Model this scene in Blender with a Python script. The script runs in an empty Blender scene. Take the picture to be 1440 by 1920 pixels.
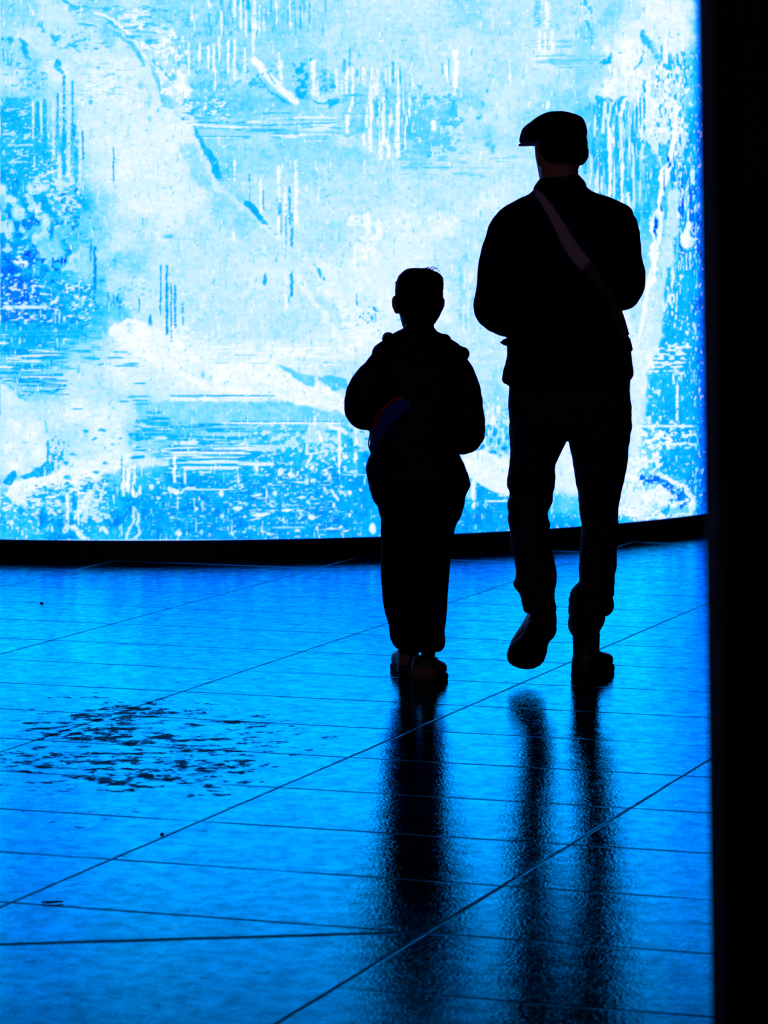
import bpy, bmesh, math, random
import numpy as np
from mathutils import Vector, Matrix, noise
from mathutils.bvhtree import BVHTree

C = bpy.context.scene.collection
SC = bpy.context.scene

# ------------------------------------------------------------------ camera, world, light, exposure
F_PX = 6370.0
EYE = 1.46
PITCH = math.atan(540 / F_PX)
cam = bpy.data.cameras.new('camera')
cam.sensor_fit = 'HORIZONTAL'
cam.sensor_width = 24.0
cam.lens = 24.0 * F_PX / 1440
cam.clip_start = 0.05
cam.clip_end = 200
cam.dof.use_dof = True
cam.dof.focus_distance = 11.0
cam.dof.aperture_fstop = (cam.lens / 1000) / 0.013
camo = bpy.data.objects.new('camera', cam)
camo.location = (0, 0, EYE)
camo.rotation_euler = (math.pi / 2 - PITCH, 0, 0)
C.objects.link(camo)
SC.camera = camo

w = bpy.data.worlds.new('world')
SC.world = w
w.use_nodes = True
w.node_tree.nodes['Background'].inputs[0].default_value = (0.0, 0.01, 0.03, 1)
w.node_tree.nodes['Background'].inputs[1].default_value = 0.05

SC.view_settings.view_transform = 'Standard'
SC.view_settings.look = 'None'
SC.view_settings.exposure = 0.0
SC.view_settings.gamma = 1.0

# unseen dim warm light, added behind the visitors to bring out neck and strap
la = bpy.data.lights.new('back_fill_light', 'AREA')
la.shape = 'RECTANGLE'
la.size = 1.6
la.size_y = 1.0
la.energy = 36
la.color = (1.0, 0.58, 0.85)
lo = bpy.data.objects.new('back_fill_light', la)
lo.location = (-0.6, 2.0, 4.6)
lo.rotation_euler = (math.radians(52), 0, 0)
C.objects.link(lo)

# ------------------------------------------------------------------ helpers
def at(px, py, Y):
    """point at distance Y from the camera seen at photo position (px, py)"""
    x = (px - 720) / F_PX
    y = -(py - 960) / F_PX
    d = Vector((x, math.cos(PITCH) + y * math.sin(PITCH), -math.sin(PITCH) + y * math.cos(PITCH)))
    t = Y / d.y
    return Vector((d.x * t, Y, EYE + d.z * t))

def mpp(Y):
    return Y / F_PX / math.cos(PITCH)

def new_mat(name):
    m = bpy.data.materials.new(name)
    m.use_nodes = True
    return m, m.node_tree, m.node_tree.nodes['Principled BSDF']

def cloth(name, col, rough=0.9, scale=220, bump=0.25, sheen=0.0, spec=0.15):
    m, nt, b = new_mat(name)
    tc = nt.nodes.new('ShaderNodeTexCoord')
    n = nt.nodes.new('ShaderNodeTexNoise')
    n.inputs['Scale'].default_value = scale
    n.inputs['Detail'].default_value = 3
    r = nt.nodes.new('ShaderNodeMixRGB')
    r.inputs[1].default_value = (*[c * 0.7 for c in col], 1)
    r.inputs[2].default_value = (*[c * 1.25 for c in col], 1)
    bp = nt.nodes.new('ShaderNodeBump')
    bp.inputs['Strength'].default_value = bump
    bp.inputs['Distance'].default_value = 0.002
    nt.links.new(tc.outputs['Object'], n.inputs['Vector'])
    nt.links.new(n.outputs['Fac'], r.inputs[0])
    nt.links.new(n.outputs['Fac'], bp.inputs['Height'])
    nt.links.new(r.outputs[0], b.inputs['Base Color'])
    nt.links.new(bp.outputs[0], b.inputs['Normal'])
    b.inputs['Roughness'].default_value = rough
    b.inputs['Specular IOR Level'].default_value = spec
    b.inputs['Sheen Weight'].default_value = sheen
    return m

def loft(bm, rings, n=28, cap=True):
    """rings: (centre, half-width vector, half-depth vector, superellipse exponent)"""
    loops = []
    for c, u, v, e in rings:
        lp = []
        for k in range(n):
            a = 2 * math.pi * k / n
            ca, sa = math.cos(a), math.sin(a)
            x = math.copysign(abs(ca) ** (2 / e), ca)
            y = math.copysign(abs(sa) ** (2 / e), sa)
            lp.append(bm.verts.new(c + u * x + v * y))
        loops.append(lp)
    for a, b in zip(loops, loops[1:]):
        for k in range(n):
            bm.faces.new((a[k], a[(k + 1) % n], b[(k + 1) % n], b[k]))
    if cap:
        for lp, flip in ((loops[0], True), (loops[-1], False)):
            cc = bm.verts.new(sum((q.co for q in lp), Vector()) / n)
            for k in range(n):
                t = (lp[k], lp[(k + 1) % n], cc)
                bm.faces.new(t[::-1] if flip else t)

def tube(bm, pts, radii, n=16, squash=1.0, e=2.0):
    """round tube through points, radii may be numbers"""
    rings = []
    P = [Vector(p) for p in pts]
    prev = None
    for i, p in enumerate(P):
        t = (P[min(i + 1, len(P) - 1)] - P[max(i - 1, 0)]).normalized()
        if prev is None:
            ref = Vector((0, 1, 0)) if abs(t.y) < 0.8 else Vector((0, 0, 1))
            u = t.cross(ref).normalized()
        else:
            u = (prev - t * prev.dot(t)).normalized()
        v = t.cross(u).normalized()
        prev = u
        rings.append((p, u * radii[i], v * radii[i] * squash, e))
    a, b = rings[0], rings[-1]
    ta = (P[0] - P[1]).normalized(); tb = (P[-1] - P[-2]).normalized()
    ra, rb = radii[0], radii[-1]
    pre = [(a[0] + ta * ra * 0.75, a[1] * 0.35, a[2] * 0.35, e), (a[0] + ta * ra * 0.45, a[1] * 0.8, a[2] * 0.8, e)]
    post = [(b[0] + tb * rb * 0.45, b[1] * 0.8, b[2] * 0.8, e), (b[0] + tb * rb * 0.75, b[1] * 0.35, b[2] * 0.35, e)]
    loft(bm, pre + rings + post, n)

def smooth_pts(pts, k=6):
    """Catmull-Rom resample of tuples"""
    out = []
    n = len(pts)
    for i in range(n - 1):
        p0, p1, p2, p3 = pts[max(i - 1, 0)], pts[i], pts[i + 1], pts[min(i + 2, n - 1)]
        for j in range(k):
            t = j / k
            out.append(tuple(0.5 * ((2 * b) + (c - a) * t + (2 * a - 5 * b + 4 * c - d) * t * t + (3 * b - a - 3 * c + d) * t ** 3)
                             for a, b, c, d in zip(p0, p1, p2, p3)))
    out.append(tuple(pts[-1]))
    return out

def obj(name, bm, m, parent=None, root=None, smooth=True):
    bmesh.ops.recalc_face_normals(bm, faces=bm.faces)
    me = bpy.data.meshes.new(name)
    bm.to_mesh(me)
    bm.free()
    if root is not None:
        me.transform(Matrix.Translation(-root.location))
    o = bpy.data.objects.new(name, me)
    C.objects.link(o)
    if parent is not None:
        o.parent = parent
    if m:
        me.materials.append(m)
    if smooth:
        me.polygons.foreach_set('use_smooth', [True] * len(me.polygons))
    return o

def fuse(o, voxel=0.006, smooth=3, wrinkle=None):
    """merge the lofted pieces of one garment or body into one continuous surface"""
    md = o.modifiers.new('r', 'REMESH')
    md.mode = 'VOXEL'
    md.voxel_size = voxel
    md.use_smooth_shade = True
    if smooth:
        s = o.modifiers.new('s', 'SMOOTH')
        s.factor = 0.5
        s.iterations = smooth
    dg = bpy.context.evaluated_depsgraph_get()
    dg.update()
    me = bpy.data.meshes.new_from_object(o.evaluated_get(dg))
    o.modifiers.clear()
    mats = [m for m in o.data.materials]
    o.data = me
    if not me.materials:
        for m in mats:
            me.materials.append(m)
    if wrinkle:
        amp, sx, sz = wrinkle
        n = len(me.vertices)
        nr = [v.normal.copy() for v in me.vertices]
        for i, v in enumerate(me.vertices):
            q = Vector((v.co.x * sx, v.co.y * sx, v.co.z * sz))
            d = noise.noise(q) * 0.7 + noise.noise(q * 2.3 + Vector((5, 1, 2))) * 0.35
            v.co += nr[i] * (amp * d)
    me.polygons.foreach_set('use_smooth', [True] * len(me.polygons))
    return o

def empty(name, loc, label, cat, group=None):
    o = bpy.data.objects.new(name, None)
    o.empty_display_size = 0.2
    C.objects.link(o)
    o.location = loc
    o['label'] = label
    o['category'] = cat
    if group:
        o['group'] = group
    bpy.context.view_layer.update()
    return o

def box(bm, x0, x1, y0, y1, z0, z1):
    v = [bm.verts.new((x, y, z)) for x in (x0, x1) for y in (y0, y1) for z in (z0, z1)]
    for f in ((0, 1, 3, 2), (4, 6, 7, 5), (0, 4, 5, 1), (2, 3, 7, 6), (0, 2, 6, 4), (1, 5, 7, 3)):
        bm.faces.new([v[i] for i in f])

# ------------------------------------------------------------------ setting
def dark_paint():
    m, nt, b = new_mat('black_painted_wall')
    n = nt.nodes.new('ShaderNodeTexNoise')
    n.inputs['Scale'].default_value = 30
    r = nt.nodes.new('ShaderNodeMixRGB')
    r.inputs[1].default_value = (0.004, 0.004, 0.005, 1)
    r.inputs[2].default_value = (0.007, 0.007, 0.008, 1)
    nt.links.new(n.outputs['Fac'], r.inputs[0])
    nt.links.new(r.outputs[0], b.inputs['Base Color'])
    b.inputs['Roughness'].default_value = 0.95
    b.inputs['Specular IOR Level'].default_value = 0.03
    return m
M_DARK = dark_paint()

def struct(name, bm, m):
    o = obj(name, bm, m, smooth=False)
    o['kind'] = 'structure'
    return o

RX0, RX1, RY0, RY1, RZ = -7.0, 7.5, -5.0, 26.0, 5.0

def floor_material():
    m, nt, b = new_mat('wet_stone_paving')
    N, L = nt.nodes, nt.links
    N.remove(b)
    out = N['Material Output']
    geo = N.new('ShaderNodeTexCoord')
    ang = math.radians(19.46)

    def math_(op, a, c=None, clamp=False):
        n = N.new('ShaderNodeMath')
        n.operation = op
        n.use_clamp = clamp
        for i, v in enumerate((a, c)):
            if v is None:
                continue
            if isinstance(v, (int, float)):
                n.inputs[i].default_value = v
            else:
                L.new(v, n.inputs[i])
        return n.outputs[0]

    def dotv(v):
        n = N.new('ShaderNodeVectorMath')
        n.operation = 'DOT_PRODUCT'
        L.new(geo.outputs['Object'], n.inputs[0])
        n.inputs[1].default_value = v
        return n.outputs['Value']

    def noise_(scale, detail=2, rough=0.5, vec=None, dist=0.0):
        n = N.new('ShaderNodeTexNoise')
        n.inputs['Scale'].default_value = scale
        n.inputs['Detail'].default_value = detail
        n.inputs['Roughness'].default_value = rough
        n.inputs['Distortion'].default_value = dist
        L.new(vec if vec is not None else geo.outputs['Object'], n.inputs['Vector'])
        return n.outputs['Fac']

    def ramp(v, lo_, hi_, a=0.0, c=1.0):
        n = N.new('ShaderNodeMapRange')
        n.interpolation_type = 'SMOOTHSTEP'
        n.inputs['From Min'].default_value = lo_
        n.inputs['From Max'].default_value = hi_
        n.inputs['To Min'].default_value = a
        n.inputs['To Max'].default_value = c
        L.new(v, n.inputs['Value'])
        return n.outputs[0]

    def mapped(sx, sy, rot=0.0):
        n = N.new('ShaderNodeMapping')
        n.inputs['Scale'].default_value = (sx, sy, 1)
        n.inputs['Rotation'].default_value = (0, 0, rot)
        L.new(geo.outputs['Object'], n.inputs['Vector'])
        return n.outputs[0]

    wob = math_('MULTIPLY', math_('SUBTRACT', noise_(7, 2), 0.5), 0.006)
    cN = math_('ADD', dotv((math.cos(ang), -math.sin(ang), 0)), wob)
    cA = math_('ADD', dotv((math.sin(ang), math.cos(ang), 0)), wob)

    def seam(c, off, period, half):
        q = math_('DIVIDE', math_('SUBTRACT', c, off), period)
        fr = math_('FRACT', q)
        d = math_('MULTIPLY', math_('MINIMUM', fr, math_('SUBTRACT', 1.0, fr)), period)
        return math_('SUBTRACT', 1.0, ramp(d, half * 0.5, half * 1.6))
    sN = seam(cN, -2.225 - 0.945 * 20, 0.945, 0.0042)
    # cross seams: fade in and out a little along their length
    sA = seam(cA, 6.555 - 0.532 * 20, 0.532, 0.0060)
    sA = math_('MULTIPLY', sA, ramp(noise_(1.3, 2), 0.3, 0.5, 0.25, 0.95))
    # wider expansion joint crossing the near slabs
    jx, jy = 0.1391, -0.9903
    dj = math_('ABSOLUTE', math_('ADD', math_('ADD', dotv((jx, jy, 0)), 6.852 ), math_('MULTIPLY', wob, 2.0)))
    nearside = math_('LESS_THAN', math_('ADD', math_('ADD', dotv((-jx, -jy, 0)), -6.852), 0.0), 0.0)
    sA = math_('MULTIPLY', sA, math_('SUBTRACT', 1.0, math_('MULTIPLY', nearside, math_('LESS_THAN', cN, -2.225))))
    sJ = math_('SUBTRACT', 1.0, ramp(dj, 0.006, 0.018))
    sJ = math_('MULTIPLY', sJ, math_('LESS_THAN', cN, -2.225))
    seams = math_('MAXIMUM', math_('MAXIMUM', sN, sA), sJ)

    # dry scuffed patch on the left: irregular dark chips
    px = math_('MULTIPLY', math_('ADD', dotv((1, 0, 0)), 0.70), 1 / 0.60)
    py = math_('MULTIPLY', math_('SUBTRACT', dotv((0, 1, 0)), 9.5), 1 / 1.25)
    rr = math_('SQRT', math_('ADD', math_('MULTIPLY', px, px), math_('MULTIPLY', py, py)))
    patch = math_('SUBTRACT', 1.0, ramp(rr, 0.25, 1.4))
    n1 = noise_(15, 8, 0.72, dist=0.3)
    n2 = noise_(3.0, 2, 0.6)
    nn = math_('ADD', math_('MULTIPLY', n1, 0.75), math_('MULTIPLY', n2, 0.25))
    chips = ramp(math_('ADD', nn, math_('MULTIPLY', patch, 0.152)), 0.652, 0.690)
    chips = math_('MULTIPLY', chips, ramp(patch, 0.02, 0.3))
    faint = math_('MAXIMUM', ramp(noise_(15, 7, 0.7, dist=0.4), 0.57, 0.70), ramp(noise_(3.1, 7, 0.68), 0.58, 0.80))

    broad = noise_(1.1, 4, 0.55)
    mid = noise_(6.5, 4, 0.6, mapped(1.0, 1.0))

    # gloss of the wet film, tinted by the blue stone
    rough = math_('ADD', ramp(broad, 0.3, 0.7, 0.05, 0.09), math_('MULTIPLY', chips, 0.35))
    rough = math_('ADD', rough, math_('MULTIPLY', seams, 0.25))
    grain = noise_(125, 1, 0.5)
    med = noise_(85, 3, 0.6)
    low = noise_(9, 3, 0.55)
    h = math_('ADD', math_('MULTIPLY', grain, 0.0017), math_('MULTIPLY', med, 0.0011))
    h = math_('ADD', h, math_('MULTIPLY', low, 0.0034))
    h = math_('SUBTRACT', h, math_('MULTIPLY', seams, 0.003))
    h = math_('SUBTRACT', h, math_('MULTIPLY', chips, 0.0015))
    bp = N.new('ShaderNodeBump')
    bp.inputs['Strength'].default_value = FL['bump']
    bp.inputs['Distance'].default_value = 1.0
    L.new(h, bp.inputs['Height'])

    refl = math_('MULTIPLY', ramp(mid, 0.25, 0.75, 0.88, 1.1), ramp(faint, 0.0, 1.0, 1.0, 0.58))
    refl = math_('MULTIPLY', refl, ramp(noise_(20, 7, 0.72, mapped(1.0, 0.8, 0.2)), 0.36, 0.62, 0.70, 1.10))
    refl = math_('MULTIPLY', refl, math_('SUBTRACT', 1.0, math_('MULTIPLY', chips, 0.90)))
    refl = math_('MULTIPLY', refl, math_('SUBTRACT', 1.0, math_('MULTIPLY', seams, 0.80)))
    col = N.new('ShaderNodeMixRGB')
    col.blend_type = 'MULTIPLY'
    col.inputs[0].default_value = 1.0
    col.inputs[1].default_value = (*FL['tint'], 1)
    cmb = N.new('ShaderNodeCombineColor')
    for i in range(3):
        L.new(refl, cmb.inputs[i])
    L.new(cmb.outputs[0], col.inputs[2])
    gl = N.new('ShaderNodeBsdfAnisotropic')
    gl.distribution = 'GGX'
    L.new(col.outputs[0], gl.inputs['Color'])
    L.new(rough, gl.inputs['Roughness'])
    L.new(bp.outputs[0], gl.inputs['Normal'])
    df = N.new('ShaderNodeBsdfDiffuse')
    df.inputs['Color'].default_value = (*FL['diff'], 1)
    L.new(bp.outputs[0], df.inputs['Normal'])
    # a little stronger towards grazing view, like a water film
    lw = N.new('ShaderNodeLayerWeight')
    lw.inputs['Blend'].default_value = 0.5
    fac = ramp(lw.outputs['Facing'], 0.72, 0.905, 0.12, 1.0)
    mx = N.new('ShaderNodeMixShader')
    L.new(fac, mx.inputs[0])
    L.new(df.outputs[0], mx.inputs[1])
    L.new(gl.outputs[0], mx.inputs[2])
    L.new(mx.outputs[0], out.inputs['Surface'])
    return m

FL = dict(bump=0.31, tint=(0.0, 0.74, 0.80), diff=(0.001, 0.008, 0.025))
bm = bmesh.new()
box(bm, RX0, RX1, RY0, RY1, -0.1, 0)
struct('floor', bm, floor_material())
for nm, b_ in (('ceiling', (RX0, RX1, RY0, RY1, RZ, RZ + 0.1)), ('wall_left', (RX0 - 0.1, RX0, RY0, RY1, 0, RZ)),
               ('wall_far', (RX0, RX1, RY1, RY1 + 0.1, 0, RZ)), ('wall_rear', (RX0, RX1, RY0 - 0.1, RY0, 0, RZ)),
               ('wall_side', (RX1, RX1 + 0.1, RY0, RY1, 0, RZ))):
    bm = bmesh.new(); box(bm, *b_); struct(nm, bm, M_DARK)

# dark partition edge close to the camera, leaning very slightly
bm = bmesh.new()
Yn, Yf = 3.05, 3.2
pb, pt = at(1333, 1920, Yf), at(1306, 0, Yf)
sl = (pt.x - pb.x) / (pt.z - pb.z)
z0, z1 = 0.0, 3.6
xb, xt = pb.x + sl * (z0 - pb.z), pb.x + sl * (z1 - pb.z)
vs = [bm.verts.new(c) for c in ((xb, Yn, z0), (1.9, Yn, z0), (1.9, Yf, z0), (xb, Yf, z0),
                                (xt, Yn, z1), (1.9, Yn, z1), (1.9, Yf, z1), (xt, Yf, z1))]
for f in ((3, 2, 1, 0), (4, 5, 6, 7), (0, 1, 5, 4), (1, 2, 6, 5), (2, 3, 7, 6), (3, 0, 4, 7)):
    bm.faces.new([vs[i] for i in f])
bmesh.ops.bevel(bm, geom=[e for e in bm.edges], offset=0.004, segments=2, affect='EDGES')
struct('wall_right', bm, M_DARK)

# ------------------------------------------------------------------ the curved video screen
SX, SY, SR, SZ0, SZ1 = -1.1, 14.8 + 3.2, 3.2, 0.08, 2.62
CW, CH = 1400, 1040

def make_canvas():
    rng = np.random.RandomState(7)

    def vnoise(sx, sy, seed=None):
        gw, gh = int(CW / sx) + 3, int(CH / sy) + 3
        g = rng.rand(gh, gw)
        X = np.arange(CW) / sx
        Y = np.arange(CH) / sy
        xi, yi = X.astype(int), Y.astype(int)
        fx, fy = X - xi, Y - yi
        fx = fx * fx * (3 - 2 * fx)
        fy = (fy * fy * (3 - 2 * fy))[:, None]
        a = g[np.ix_(yi, xi)]; b = g[np.ix_(yi, xi + 1)]
        c = g[np.ix_(yi + 1, xi)]; d = g[np.ix_(yi + 1, xi + 1)]
        return (a * (1 - fx) + b * fx) * (1 - fy) + (c * (1 - fx) + d * fx) * fy

    def fbm(sx, sy, o=3):
        s, a, t = 0, 1, 0
        for k in range(o):
            s = s + a * vnoise(max(sx / 2 ** k, 1.3), max(sy / 2 ** k, 1.3)); t += a; a *= 0.6
        return s / t

    def ss(a, b, x):
        t = np.clip((x - a) / (b - a), 0, 1)
        return t * t * (3 - 2 * t)

    G = """
667766766666667777777667777767878 86
677777676666667777777777777677788 6
667777676666666777777777787688786
768788777667666677777777777678786
667788877666666766667667766688776
446677888666666666556777666556884
445578888666766676656767766556884
444568888666666667767777776656774
344578888656666777777777776655554
534467888767777777777788777766556
455567788776677777888877777666564
355567777777777788887777776666664
244566677777888888887777777666664
224457777777887888888777777777764
223545777777777788888777777777864
444457888777778888877777777777853
445678988888888888777777777777854
556778888999988778777777777788754
766777778889999878777776667777743
777888776666666655555677777777733
887788665666555544444566667786433
887788755554444443333788888876533
688875443333333333333588888887563
445654333333333333333345555567743
443344333333333333333333333444564
443344333333333333333333333444564"""
    rows = []
    for r in G.strip().split('\n'):
        r = [float(c) for c in r.replace(' ', '')][:33]
        r += [r[-1]] * (34 - len(r))
        rows.append(r)
    g = np.array(rows)
    wx = (fbm(60, 60, 4) - .5) * 65
    wy = (fbm(60, 60, 4) - .5) * 75
    XX, YY = np.meshgrid(np.arange(CW, dtype=float), np.arange(CH, dtype=float))
    gx = np.clip((XX + wx - 20) / 40, 0, g.shape[1] - 1.001)
    gy = np.clip((YY + wy * .8 - 20) / 40, 0, g.shape[0] - 1.001)
    xi, yi = gx.astype(int), gy.astype(int)
    fx, fy = gx - xi, gy - yi
    fx = ss(.15, .85, fx); fy = ss(.15, .85, fy)
    V = (g[yi, xi] * (1 - fx) + g[yi, xi + 1] * fx) * (1 - fy) + (g[yi + 1, xi] * (1 - fx) + g[yi + 1, xi + 1] * fx) * fy
    ex = (fbm(14, 14, 3) - .5) * 14
    ey = (fbm(14, 14, 3) - .5) * 14

    def put(mask, val):
        nonlocal V
        V = V * (1 - mask) + val * mask

    def poly(pts, val, soft=1.5, warp=1.0, a=1.0):
        # signed distance to polygon on warped coordinates
        xs = [p[0] for p in pts]; ys = [p[1] for p in pts]
        x0, x1 = int(max(min(xs) - 20, 0)), int(min(max(xs) + 20, CW)); y0, y1 = int(max(min(ys) - 20, 0)), int(min(max(ys) + 20, CH))
        X = XX[y0:y1, x0:x1] + ex[y0:y1, x0:x1] * warp
        Y = YY[y0:y1, x0:x1] + ey[y0:y1, x0:x1] * warp
        ins = np.zeros(X.shape, bool)
        d = np.full(X.shape, 1e9)
        n = len(pts)
        for i in range(n):
            ax, ay = pts[i]; bx, by = pts[(i + 1) % n]
            if ay != by:
                c = ((ay > Y) != (by > Y)) & (X < (bx - ax) * (Y - ay) / (by - ay) + ax)
                ins ^= c
            L2 = (bx - ax) ** 2 + (by - ay) ** 2 + 1e-6
            t = np.clip(((X - ax) * (bx - ax) + (Y - ay) * (by - ay)) / L2, 0, 1)
            d = np.minimum(d, np.hypot(X - ax - t * (bx - ax), Y - ay - t * (by - ay)))
        sd = np.where(ins, d, -d)
        m = ss(-soft, soft, sd) * a
        V[y0:y1, x0:x1] = V[y0:y1, x0:x1] * (1 - m) + val * m

    def line(pts, wd, val, soft=1.2, warp=.5, a=1.0):
        d = np.full(XX.shape, 1e9)
        xs = [p[0] for p in pts]; ys = [p[1] for p in pts]
        x0, x1 = int(max(min(xs) - 30, 0)), int(min(max(xs) + 30, CW)); y0, y1 = int(max(min(ys) - 30, 0)), int(min(max(ys) + 30, CH))
        X = XX[y0:y1, x0:x1] + ex[y0:y1, x0:x1] * warp
        Y = YY[y0:y1, x0:x1] + ey[y0:y1, x0:x1] * warp
        d = np.full(X.shape, 1e9)
        for (ax, ay), (bx, by) in zip(pts, pts[1:]):
            L2 = (bx - ax) ** 2 + (by - ay) ** 2 + 1e-6
            t = np.clip(((X - ax) * (bx - ax) + (Y - ay) * (by - ay)) / L2, 0, 1)
            d = np.minimum(d, np.hypot(X - ax - t * (bx - ax), Y - ay - t * (by - ay)))
        m = (1 - ss(wd - soft, wd + soft, d)) * a
        V[y0:y1, x0:x1] = V[y0:y1, x0:x1] * (1 - m) + val * m

    def blob(x, y, rx, ry, val, soft=.3, a=1.0, warp=.6):
        X = XX + ex * warp; Y = YY + ey * warp
        r = np.hypot((X - x) / rx, (Y - y) / ry)
        put((1 - ss(1 - soft, 1 + soft, r)) * a, val)

    def rectmask(x0, x1, y0, y1, f=14, wa=2.5):
        X = XX + ex * wa; Y = YY + ey * wa
        return ss(x0 - f, x0 + f, X) * (1 - ss(x1 - f, x1 + f, X)) * ss(y0 - f, y0 + f, Y) * (1 - ss(y1 - f, y1 + f, Y))

    def tex(x0, x1, y0, y1, val, dens, sx, sy, f=14, a=1.0, o=2):
        n = fbm(sx, sy, o)
        th = np.quantile(n[::7, ::7], 1 - dens)
        rm = rectmask(x0, x1, y0, y1, f)
        m = ss(th - .03, th + .03, n - (1 - rm) * .3) * ss(.02, .3, rm) * a
        put(m, val)

    def vl(x, y0, y1, wd, val, broken=0.0, a=1.0):
        m = (1 - ss(wd * .6, wd * 1.3, np.abs(XX - x + ex * .18) + (brk - .5) * wd * 1.6)) * ss(y0 - 3, y0 + 3, YY) * (1 - ss(y1 - 4, y1 + 4, YY))
        if broken:
            m = m * ss(broken - .05, broken + .05, brk)
        put(m * a, val)
    brk = fbm(5, 6, 2)

    def hl(y, x0, x1, wd, val, broken=0.0, a=1.0):
        m = (1 - ss(wd * .6, wd * 1.5, np.abs(YY - y + ey * .12))) * ss(x0 - 6, x0 + 6, XX) * (1 - ss(x1 - 6, x1 + 6, XX))
        if broken:
            m = m * ss(broken - .05, broken + .05, brk2)
        put(m * a, val)
    brk2 = fbm(14, 5, 2)

    # ---- large even fields
    poly([(255, 752), (540, 755), (625, 772), (640, 790), (600, 796), (255, 796)], 5.7, 2, .6)
    poly([(475, 0), (640, 0), (600, 95), (615, 110), (540, 118), (478, 110)], 5.9, 8, 2, .6)
    poly([(0, 181), (60, 181), (62, 256), (75, 330), (0, 340)], 3.7, 3, 1.2, .8)
    poly([(185, 45), (215, 55), (222, 100), (208, 106), (195, 95), (188, 75)], 5.9, 2, 1)
    poly([(138, 95), (190, 80), (240, 110), (290, 120), (325, 205), (370, 300), (390, 400), (250, 400), (150, 300), (150, 140)], 8.15, 12, 3, .65)
    poly([(420, 330), (640, 330), (640, 480), (560, 480)], 7.0, 20, 3, .6)
    poly([(340, 500), (590, 470), (650, 640), (340, 640)], 7.1, 20, 3, .6)
    # ---- left dark mass
    tex(0, 70, 185, 330, 6.6, .15, 12, 4)
    tex(0, 150, 330, 520, 6.6, .30, 14, 12)
    tex(0, 150, 340, 520, 2.6, .28, 16, 22)
    tex(60, 150, 300, 410, 7.2, .40, 7, 3.5)
    line([(2, 335), (22, 352), (50, 378)], 8, 2.9, 4, 2)
    line([(68, 362), (88, 388), (102, 412)], 8, 2.9, 4, 2)
    for x, y, rx, ry in ((4, 356, 9, 13), (22, 374, 10, 7), (34, 398, 9, 14), (70, 392, 8, 9), (86, 415, 8, 16), (66, 447, 4, 11), (20, 425, 6, 12), (57, 352, 6, 9)):
        blob(x, y, rx, ry, 7.0, .5)
    blob(40, 490, 15, 12, 8.0, .4); blob(96, 470, 24, 24, 5.8, .5)
    tex(0, 80, 470, 610, 2.0, .46, 8, 6)
    tex(0, 120, 470, 600, 1.7, .18, 9, 7)
    blob(50, 477, 12, 5, 1.1, .5); blob(118, 489, 7, 6, 1.2, .6); blob(22, 505, 12, 9, 1.4, .6); blob(28, 565, 22, 6, 1.4, .6)
    tex(50, 185, 530, 605, 3.0, .55, 9, 7)
    tex(0, 180, 520, 610, 7.6, .18, 6, 4)
    hl(576, 0, 90, 3, 7.5, .35)
    # horizontal raster lines at the left
    tex(0, 120, 600, 740, 3.3, .44, 60, 3.2, 10)
    tex(90, 190, 600, 700, 4.5, .26, 45, 3.2, 10)
    tex(0, 120, 600, 740, 7.9, .18, 60, 3.0, 10)
    hl(613, 0, 160, 4, 3.1, .4)
    hl(631, 0, 120, 2, 3.3, .38); hl(637, 10, 115, 2, 3.4, .38); hl(658, 0, 60, 3, 2.8, .38); hl(664, 0, 55, 1.4, 3); hl(710, 25, 105, 1.6, 3.0, .3); hl(721, 40, 105, 1.5, 3.8, .4)
    hl(692, 0, 75, 1.4, 3.0, .4); hl(698, 0, 60, 1.4, 3, .4); hl(735, 45, 105, 1.4, 3.8, .4)
    for x, y, wd in ((225, 660, 12), (215, 671, 16), (245, 682, 14), (268, 670, 12), (195, 683, 12), (180, 651, 8), (182, 634, 8), (148, 658, 20), (158, 660, 14), (120, 664, 12),
                     (262, 719, 10), (262, 743, 18), (262, 751, 14), (265, 758, 14), (232, 753, 8), (245, 745, 6), (120, 688, 10), (235, 686, 20), (145, 767, 10), (35, 745, 6), (96, 736, 10)):
        hl(y, x - wd, x + wd, 1.6, 4.0, 0)
    line([(98, 670), (94, 682), (80, 692)], 4, 4.0, 1.5)
    line([(285, 655), (286, 671), (272, 675)], 2.5, 4.2, 1.2)
    vl(147, 686, 700, 3, 4.8)
    # bowl shape lower left
    poly([(0, 715), (20, 735), (45, 752), (75, 790), (88, 830), (86, 868), (60, 884), (25, 884), (0, 890)], 7.6, 2.5, .8)
    line([(0, 712), (20, 725), (48, 748)], 3, 5.3, 2.5, .5)
    for x, y, rx, ry in ((25, 800, 12, 12), (60, 810, 12, 22), (15, 835, 9, 10), (28, 875, 14, 12), (70, 850, 10, 16)):
        blob(x, y, rx, ry, 8.6, .7)
    vl(90, 825, 875, 3, 3.6); line([(82, 790), (88, 808)], 2, 5.5)
    poly([(100, 780), (122, 790), (140, 815), (145, 850), (130, 872), (100, 880), (98, 840)], 6.9, 4, 1, .7)
    tex(98, 125, 820, 890, 3.6, .38, 5, 5, 6)
    poly([(8, 898), (24, 882), (32, 886), (30, 898), (18, 912), (6, 905)], 3.0, 1.5, .8)
    poly([(38, 893), (60, 880), (86, 866), (104, 868), (102, 878), (88, 894), (50, 897)], 3.2, 1.5, .8)
    poly([(95, 890), (120, 872), (150, 860), (210, 860), (250, 850), (225, 880), (180, 896), (150, 905), (95, 902)], 8.4, 4, 1.2)
    poly([(10, 925), (25, 906), (40, 897), (90, 893), (150, 896), (140, 905), (75, 910), (55, 925), (45, 942), (22, 942)], 8.5, 2, .8)
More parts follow.
